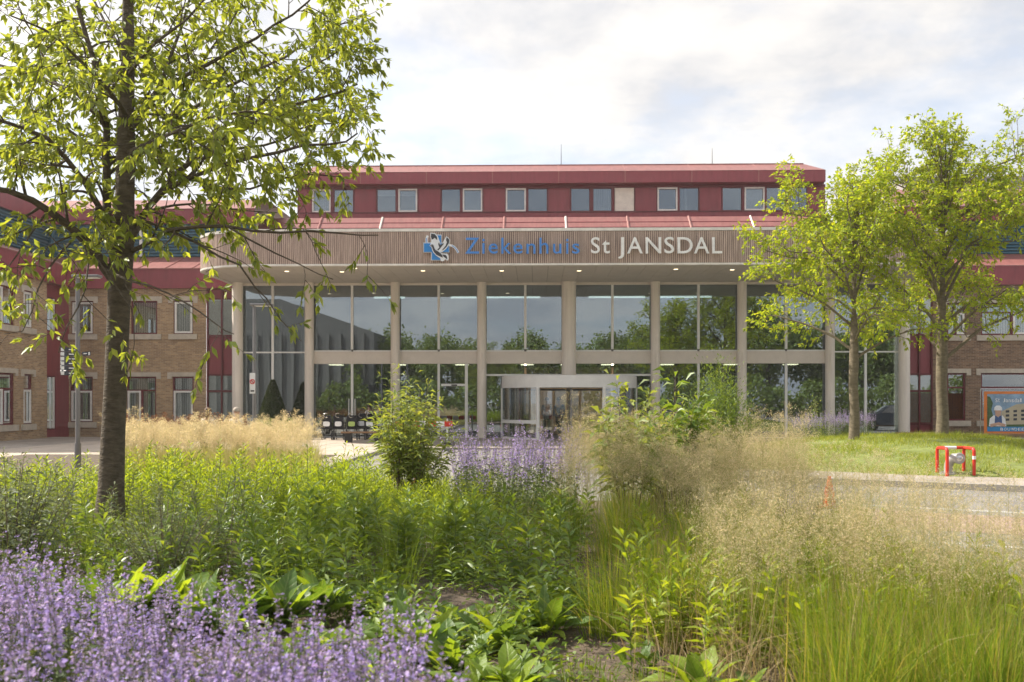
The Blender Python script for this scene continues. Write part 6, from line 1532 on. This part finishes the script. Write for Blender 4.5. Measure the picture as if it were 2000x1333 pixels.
# wheelchairs
def wheelchair(label, u, Y, plaque):
    x = X(u, Y); t = thing('wheelchair', label, 'wheelchair', (x, Y, .08), 'nested hospital wheelchairs beside the entrance'); w_ = .19; z = .08
    MB().add([(x - w_, Y + .02, z + .5), (x + w_, Y + .02, z + .5), (x + w_, Y + .08, z + .5), (x - w_, Y + .08, z + .5), (x - w_, Y - .08, z + 1.0), (x + w_, Y - .08, z + 1.0), (x + w_, Y - .03, z + 1.0), (x - w_, Y - .03, z + 1.0)],
             [(0, 3, 2, 1), (4, 5, 6, 7), (0, 1, 5, 4), (1, 2, 6, 5), (2, 3, 7, 6), (3, 0, 4, 7)]).build('backrest', 'black_fabric', t, bevel=.015)
    MB().box(x - w_, x + w_, Y + .06, Y + .48, z + .44, z + .52).build('seat', 'black_fabric', t, bevel=.015)
    f = MB()
    for s in (-1, 1):
        xx = x + s * (w_ + .015)
        f.tube([(xx, Y - .1, z + .92), (xx, Y + .06, z + .45), (xx, Y + .02, z + .15)], .014, 6); f.tube([(xx, Y + .06, z + .45), (xx, Y + .5, z + .45), (xx, Y + .62, z + .1)], .014, 6); f.tube([(xx, Y + .0, z + .72), (xx, Y + .42, z + .72), (xx, Y + .46, z + .45)], .016, 6)
    f.build('frame', 'black_plastic', t)
    for s in (-1, 1):
        xx = x + s * (w_ + .005)
        wl = MB().torus((xx, Y + .12, z + .2), .185, .016, 'x', 22, 6).build('wheel', 'black_plastic', t, smooth=True)
        sp_ = MB()
        for k in range(6): a = k * 1.047; sp_.tube([(xx, Y + .12, z + .2), (xx, Y + .12 + .18 * math.cos(a), z + .2 + .18 * math.sin(a))], .005, 4)
        sp_.build('spokes', 'steel_grey', wl)
        MB().torus((xx, Y + .6, z + .07), .05, .018, 'x', 14, 6).build('caster', 'black_plastic', t, smooth=True)
    pts = [(x + .085 * math.cos(a), Y - .16, z + 1.0 + .085 * math.sin(a)) for a in [R(50 + 26 * k) for k in range(11)]]
    MB().tube(pts, .013, 6).build('push_handle', 'chrome', t, smooth=True)
    n = 20; pq = []
    for k in range(n):
        a = 2 * math.pi * k / n; c, s = math.cos(a), math.sin(a)
        pq.append((x + .135 * math.copysign(abs(c) ** .5, c), z + .66 + .095 * math.copysign(abs(s) ** .5, s)))
    MB().poly_y(pq[::-1], Y - .055, Y - .035).build('plaque', plaque, t)
ordn = ['leftmost of the row', 'second from the left', 'third from the left, with a lime green plaque', 'fourth from the left', 'fifth from the left', 'sixth from the left', 'rightmost of the row, nearest the tall shrub']
for k, (u, dy) in enumerate(((638, 0), (661, .05), (687, -.05), (706, .7), (722, 0), (741, .6), (757, -.05))):
    wheelchair('black nested wheelchair with a pale plaque, ' + ordn[k] if k != 2 else 'black nested wheelchair with a lime green plaque, third from the left', u, 39.3 + dy, 'plaque_green' if k == 2 else 'sign_white')
# red and white barrier behind the middle shrub
bx0, bx1 = X(772, 36), X(884, 36); br_ = thing('road_barrier', 'low red and white striped barrier behind the tall shrub in the middle', 'barrier', ((bx0 + bx1) / 2, 36, 0.06))
for k in range(7):
    xa = bx0 + (bx1 - bx0) * k / 7; MB().box(xa + .002, bx0 + (bx1 - bx0) * (k + 1) / 7 - .002, 36, 36.04, .72, .92).build('stripe_panel', 'hydrant_red' if k % 2 == 0 else 'sign_white', br_)
for x in (bx0 + .2, bx1 - .2): MB().box(x - .03, x + .03, 36.045, 36.1, .09, 1.0).build('post', 'sign_white', br_); MB().box(x - .25, x + .25, 35.9, 36.3, .06, .14).build('foot', 'black_plastic', br_)
# banner on a fence panel
YBn = 40.0; bn = thing('building_site_banner', 'orange-framed hospital building banner on a wire fence panel at the right edge', 'banner', (X(1985, YBn), YBn, 0))
fx0, fx1 = X(1917, YBn), X(2078, YBn); fz0, fz1 = Z(857, 19, YBn), Z(760, 19, YBn)
fr = MB(); 
for x in (fx0, fx1): fr.tube([(x, YBn + .08, fz0 - .05), (x, YBn + .08, fz1)], .022, 8)
for z in (fz0, fz1): fr.tube([(fx0, YBn + .08, z), (fx1, YBn + .08, z)], .02, 8)
fr.build('fence_frame', 'chrome', bn)
wr = MB()
for k in range(24): x = fx0 + (fx1 - fx0) * (k + .5) / 24; wr.tube([(x, YBn + .08, fz0), (x, YBn + .08, fz1)], .004, 4)
tag(wr.build('fence_wire', 'chrome', bn), kind='stuff')
MB().box(X(1922, YBn), X(2068, YBn), YBn, YBn + .02, Z(847, 19, YBn), Z(765, 19, YBn)).build('banner_border', 'banner_orange', bn)
px0, px1, pz0, pz1 = X(1928, YBn), X(2062, YBn), Z(843, 19, YBn), Z(770, 19, YBn)
MB().box(px0, px1, YBn - .006, YBn, pz0 + .19, pz1).build('banner_picture', 'banner_sky', bn)
MB().box(px0, px1, YBn - .008, YBn, pz0, pz0 + .186).build('banner_footer', 'banner_blue', bn)
def bpoly(pts, m, nm, k): 
    q = [P(u, v, YBn) for u, v in pts]; a = sum(q[i].x * q[(i + 1) % len(q)].z - q[(i + 1) % len(q)].x * q[i].z for i in range(len(q)))
    if a < 0: q = q[::-1]
    MB().poly_y([(p.x, p.z) for p in q], YBn - .006 - .003 * k, YBn - .0065).build(nm, m, bn)
bpoly([(1928, 834), (1928, 774), (1934, 776), (1939, 788), (1936, 800), (1940, 815), (1940, 834)], 'banner_green', 'printed_tree', 1)
bpoly([(1938, 834), (1960, 828), (2062, 826), (2062, 834)], 'banner_green', 'printed_lawn', 1)
bpoly([(1954, 830), (1956, 804), (1985, 790), (2062, 784), (2062, 828)], 'banner_cream', 'printed_building', 2)
for r_ in range(3):
    for c_ in range(6): 
        u0 = 1964 + c_ * 15; bpoly([(u0, 802 + 8 * r_ - c_ * .6), (u0 + 7, 801.6 + 8 * r_ - c_ * .6), (u0 + 7, 806 + 8 * r_ - c_ * .5), (u0, 806.4 + 8 * r_ - c_ * .5)], 'sign_dark', 'printed_window', 3)
bpoly([(1931, 833), (1933, 818), (1940, 812), (1958, 812), (1963, 819), (1965, 833)], 'sign_white', 'printed_shirt', 4)
bpoly([(1942, 830), (1943, 812), (1946, 812), (1949, 816), (1952, 812), (1956, 812), (1957, 830)], 'cloth_blue', 'printed_overalls', 5)
bpoly([(1933, 829), (1950, 825), (1964, 829), (1962, 834), (1948, 831), (1935, 835)], 'skin', 'printed_arms', 6)
bpoly([(1944, 812), (1943, 802), (1946, 799), (1953, 799), (1955, 803), (1954, 812), (1949, 815)], 'skin', 'printed_face', 6)
bpoly([(1941, 802), (1942, 796), (1946, 792.5), (1952, 792.5), (1956, 796), (1957, 802)], 'sign_white', 'printed_helmet', 7)
for i, ch_ in enumerate('St Jansdal'):
    if ch_ == ' ': continue
    u0 = 1944 + i * 5.6 - (2 if i > 2 else 0); tall = ch_ in 'SJtdl'
    put_letter(ch_, u0, u0 + (4.2 if ch_ not in 'tl' else 2.6), 778.5 if tall else 780.6, 786, YBn - .012, 'sign_white', bn, .004)
for i, ch_ in enumerate('BOUWDEEL'):
    u0 = 1954 + i * 6.9; put_letter(ch_, u0, u0 + (5.4 if ch_ != 'W' else 7.0) * .95, 836, 841.5, YBn - .012, 'sign_white', bn, .004)

# ================================================================== PEOPLE
def skinmesh(name, verts, edges, rad, m, parent, root=0):
    me = bpy.data.meshes.new(name); me.from_pydata(verts, edges, []); me.materials.append(MATS[m])
    o = new_obj(name, me, parent, keep=False); s = o.modifiers.new('skin', 'SKIN')
    for i, r in enumerate(rad):
        sv = me.skin_vertices[0].data[i]; rr = r if hasattr(r, '__len__') else (r, r); sv.radius = rr; sv.use_root = (i == root)
    s.use_smooth_shade = True; s.branch_smoothing = .3
    u = o.modifiers.new('sub', 'SUBSURF'); u.levels = 1; u.render_levels = 1; return o
def person(label, loc, rotz, pose, top_, legs, hair, hair_long=False, group=None, h=1.7):
    s = h / 1.7; t = thing('person', label, 'person', loc, group, rotz); t.scale = (s, s, s)
    sit = pose == 'sit'; z0 = .5 if sit else .92
    J = {'pel': (0, 0, z0), 'sp': (0, .01, z0 + .2), 'ch': (0, .0, z0 + .4), 'nk': (0, -.02, z0 + .55), 'hb': (0, -.035, z0 + .62), 'hd': (0, -.045, z0 + .71), 'ht': (0, -.03, z0 + .775)}
    for sd_, n in ((1, 'l'), (-1, 'r')):
        J['sh' + n] = (sd_ * .175, 0, z0 + .48)
        if sit: J['el' + n] = (sd_ * .23, -.06, z0 + .22); J['wr' + n] = (sd_ * .13, -.27, z0 + .14); fd = Vector((-sd_ * .3, -.9, -.1))
        elif pose == 'walk': J['el' + n] = (sd_ * .22, .04 + .08 * sd_, z0 + .2); J['wr' + n] = (sd_ * .2, -.06 + .14 * sd_, z0 - .02); fd = Vector((0, -.25, -1))
        else: J['el' + n] = (sd_ * .215, .03, z0 + .2); J['wr' + n] = (sd_ * .19, -.1, z0 - .03); fd = Vector((0, -.3, -1))
        J['hp' + n] = (sd_ * .09, 0, z0 - .03)
        if sit: J['kn' + n] = (sd_ * .1, -.43, z0 + .02); J['an' + n] = (sd_ * .1, -.42, .08); J['to' + n] = (sd_ * .1, -.58, .035)
        elif pose == 'walk': J['kn' + n] = (sd_ * .095, -.12 * sd_ - .03, .5); J['an' + n] = (sd_ * .09, -.2 * sd_ + .05, .09); J['to' + n] = (sd_ * .1, -.2 * sd_ - .1, .035)
        else: J['kn' + n] = (sd_ * .1, -.01, .5); J['an' + n] = (sd_ * .1, .02, .08); J['to' + n] = (sd_ * .115, -.14, .035)
        w = Vector(J['wr' + n]); fd.normalize(); sx = Vector((0, 1, 0)).cross(fd).normalized() if not sit else Vector((1, 0, 0))
        pm = w + fd * .075; J['pm' + n] = tuple(pm)
        for k, l in enumerate((.062, .075, .07, .052)):
            a = pm + sx * (.027 - .018 * k); J[f'f{k}a{n}'] = tuple(a + fd * .02); J[f'f{k}b{n}'] = tuple(a + fd * (.02 + l) + Vector((0, -.012, -.004)))
        J['th' + n] = tuple(w + fd * .06 + sx * .05)
    Rd = {'pel': .135, 'sp': .12, 'ch': (.165, .11), 'nk': .055, 'hb': .062, 'hd': (.082, .1), 'ht': .06}
    rr = {'sh': .062, 'el': .043, 'wr': .028, 'hp': .09, 'kn': .058, 'an': .04, 'to': .036, 'pm': (.036, .018), 'th': .011}
    ed = [('pel', 'sp'), ('sp', 'ch'), ('ch', 'nk'), ('nk', 'hb'), ('hb', 'hd'), ('hd', 'ht')]
    for n in 'lr':
        ed += [('ch', 'sh' + n), ('sh' + n, 'el' + n), ('el' + n, 'wr' + n), ('wr' + n, 'pm' + n), ('wr' + n, 'th' + n), ('pel', 'hp' + n), ('hp' + n, 'kn' + n), ('kn' + n, 'an' + n), ('an' + n, 'to' + n)]
        for k in range(4): ed += [('pm' + n, f'f{k}a{n}'), (f'f{k}a{n}', f'f{k}b{n}')]
    def rad(k, g=0):
        if k in Rd: r = Rd[k]
        elif k[0] == 'f' and k[1].isdigit(): r = .009 if k[2] == 'a' else .007
        else: r = rr[k[:2]]
        return tuple(q + g for q in r) if hasattr(r, '__len__') else r + g
    def sub(keys, nm, m, g):
        ks = list(keys); ix = {k: i for i, k in enumerate(ks)}
        return skinmesh(nm, [J[k] for k in ks], [(ix[a], ix[b]) for a, b in ed if a in ix and b in ix], [rad(k, g) for k in ks], m, t)
    sub(J.keys(), 'body', 'skin', 0)
    sub(['ch', 'sp', 'pel', 'shl', 'ell', 'shr', 'elr'] + (['wrl', 'wrr'] if top_ != 'cloth_white' else []), 'top', top_, .016)
    sub(['pel', 'hpl', 'knl', 'anl', 'hpr', 'knr', 'anr'], 'trousers', legs, .014)
    for n in 'lr':
        a = Vector(J['an' + n]); b = Vector(J['to' + n])
        MB().tube([(a.x, a.y + .05, .045), (a.x, a.y - .02, .05), tuple(b), (b.x, b.y - .05, .03)], [.04, .048, .046, .03], 10).build('shoe', 'cloth_dark', t, keep=False, smooth=True)
    hd_ = J['hd']; MB().sphere((hd_[0], hd_[1] + .018, hd_[2] + .03), .113, 16, 9, (.92, 1.08, 1.05), -.15).build('hair', hair, t, keep=False, smooth=True)
    if hair_long: MB().sphere((hd_[0], hd_[1] + .06, hd_[2] - .06), .105, 14, 8, (.95, .55, 1.5)).build('hair', hair, t, keep=False, smooth=True)
    f = MB()
    for sx_ in (-.033, .033): f.sphere((hd_[0] + sx_, hd_[1] - .092, hd_[2] + .0), .012, 8, 6)
    f.build('eyes', 'black_plastic', t, keep=False)
    f = MB().sphere((hd_[0], hd_[1] - .105, hd_[2] - .03), .016, 8, 6, (.8, 1, 1.5)).build('nose', 'skin', t, keep=False, smooth=True)
    MB().box(hd_[0] - .025, hd_[0] + .025, hd_[1] - .094, hd_[1] - .085, hd_[2] - .07, hd_[2] - .06).build('mouth', 'sign_red', t, keep=False)
    f = MB()
    for sx_ in (-.088, .088): f.sphere((hd_[0] + sx_, hd_[1] + .01, hd_[2] - .01), .024, 8, 6, (.4, .7, 1.2))
    f.build('ears', 'skin', t, keep=False, smooth=True); return t
sb_ = 24.6
for uu, lab, hr, lg in ((405, 'seated person with reddish brown hair and white top behind the golden grass', 'hair_brown', True), (461, 'seated person with pale hair and white top near the left column', 'hair_pale', False)):
    yy = 29.0 if uu == 405 else 29.6
    person(lab, (X(uu, yy), yy, .1), R(160), 'sit', 'cloth_white', 'cloth_dark', hr, lg)
bench('low wooden bench under the two seated people behind the golden grass', 385, 480, 29.55, .1, .42)
person('person in a pale coat walking behind the glass above the wheelchairs', (X(733, 44.4), 44.4, .06), R(75), 'walk', 'cloth_beige', 'cloth_dark', 'hair_brown')
person('bald-looking seated visitor in dark clothes behind the glass', (X(697, 45), 45.0, .06), R(20), 'sit', 'cloth_dark', 'cloth_dark', 'skin')
person('dark-clothed person standing behind glass left of the revolving door', (X(962, 44.3), 44.3, .06), R(-10), 'stand', 'cloth_dark', 'cloth_dark', 'hair_brown')
person('dark silhouette of a person just inside the revolving door, left one', (X(1068, 44.6), 44.6, .06), R(10), 'stand', 'cloth_dark', 'cloth_dark', 'hair_brown')
person('person in blue top inside the revolving door, right of the dark one', (X(1092, 45.2), 45.2, .06), R(-20), 'walk', 'cloth_blue', 'cloth_dark', 'hair_brown')
MB().box(X(680, 45.3), X(715, 45.3), 44.95, 45.35, .05, .5).build('counter', 'interior_wall', pavn)

def car(label, cx_, cy_, rz):
    t = thing('parked_car', label, 'car', (cx_, cy_, .012), None, rz)
    prof = [(-2.05, .32), (-2.08, .62), (-1.95, .88), (-1.1, .98), (-.45, 1.42), (.95, 1.48), (1.75, 1.02), (2.02, .92), (2.06, .4), (1.9, .28), (-1.8, .28)]
    V = []; F = []; n = len(prof)
    for yv, k in ((-.86, .0), (-.8, .06), (.8, .06), (.86, .0)):
        for x_, z_ in prof: V.append((x_ * (1 - (.03 if k else 0)), yv * (1 - .22 * max(0, z_ - .95)), z_))
    order = (0, 1, 2, 3)
    for a_ in range(3):
        for i_ in range(n): F.append((a_ * n + i_, a_ * n + (i_ + 1) % n, (a_ + 1) * n + (i_ + 1) % n, (a_ + 1) * n + i_))
    F += [tuple(range(n))[::-1], tuple(range(3 * n, 4 * n))]
    MB().add(V, F).build('body', 'sign_dark', t, keep=False, bevel=.04)
    MB().add([(-1.06, -.7, 1.0), (-1.06, .7, 1.0), (-.5, .62, 1.4), (-.5, -.62, 1.4)], [(0, 1, 2, 3)]).build('windscreen', 'chrome', t, keep=False).location = (-.03, 0, .015)
    for s_ in (-1, 1):
        MB().add([(-.85, s_ * .87, 1.0), (1.35, s_ * .87, 1.03), (.85, s_ * .79, 1.4), (-.4, s_ * .79, 1.38)], [(0, 1, 2, 3)]).build('side_window', 'chrome', t, keep=False)
        h_ = MB().sphere((-2.0, s_ * .62, .72), .16, 12, 8, (.5, 1, .6)).build('headlight', 'sign_white', t, keep=False, smooth=True)
        for x_ in (-1.3, 1.3):
            w_ = MB().torus((x_, s_ * .8, .31), .23, .085, 'y', 24, 8).build('wheel', 'black_plastic', t, keep=False, smooth=True)
            MB().tube([(x_, s_ * .84, .31), (x_, s_ * .9, .31)], .16, 16).build('rim', 'chrome', w_, keep=False)
    return t
car('dark parked car seen mirrored in the rightmost glass bay', 20.2, 30.0, R(12))

# ---- light summer haze
HAZE = 0.0005
hm_ = bpy.data.materials.new('haze_air'); t_ = nodes(hm_)
ho = t_.nodes.new('ShaderNodeOutputMaterial'); pv_ = t_.nodes.new('ShaderNodeVolumePrincipled'); t_.links.new(pv_.outputs[0], ho.inputs['Volume'])
pv_.inputs['Color'].default_value = (1.0, 0.97, 0.92, 1); pv_.inputs['Density'].default_value = HAZE; pv_.inputs['Anisotropy'].default_value = 0.35
hz_o = MB().box(-75, 85, -60, 110, -1.0, 26.0).build('haze', 'asphalt'); hz_o.data.materials.clear(); hz_o.data.materials.append(hm_); tag(hz_o, 'thin warm haze in the air over the whole forecourt', kind='stuff')
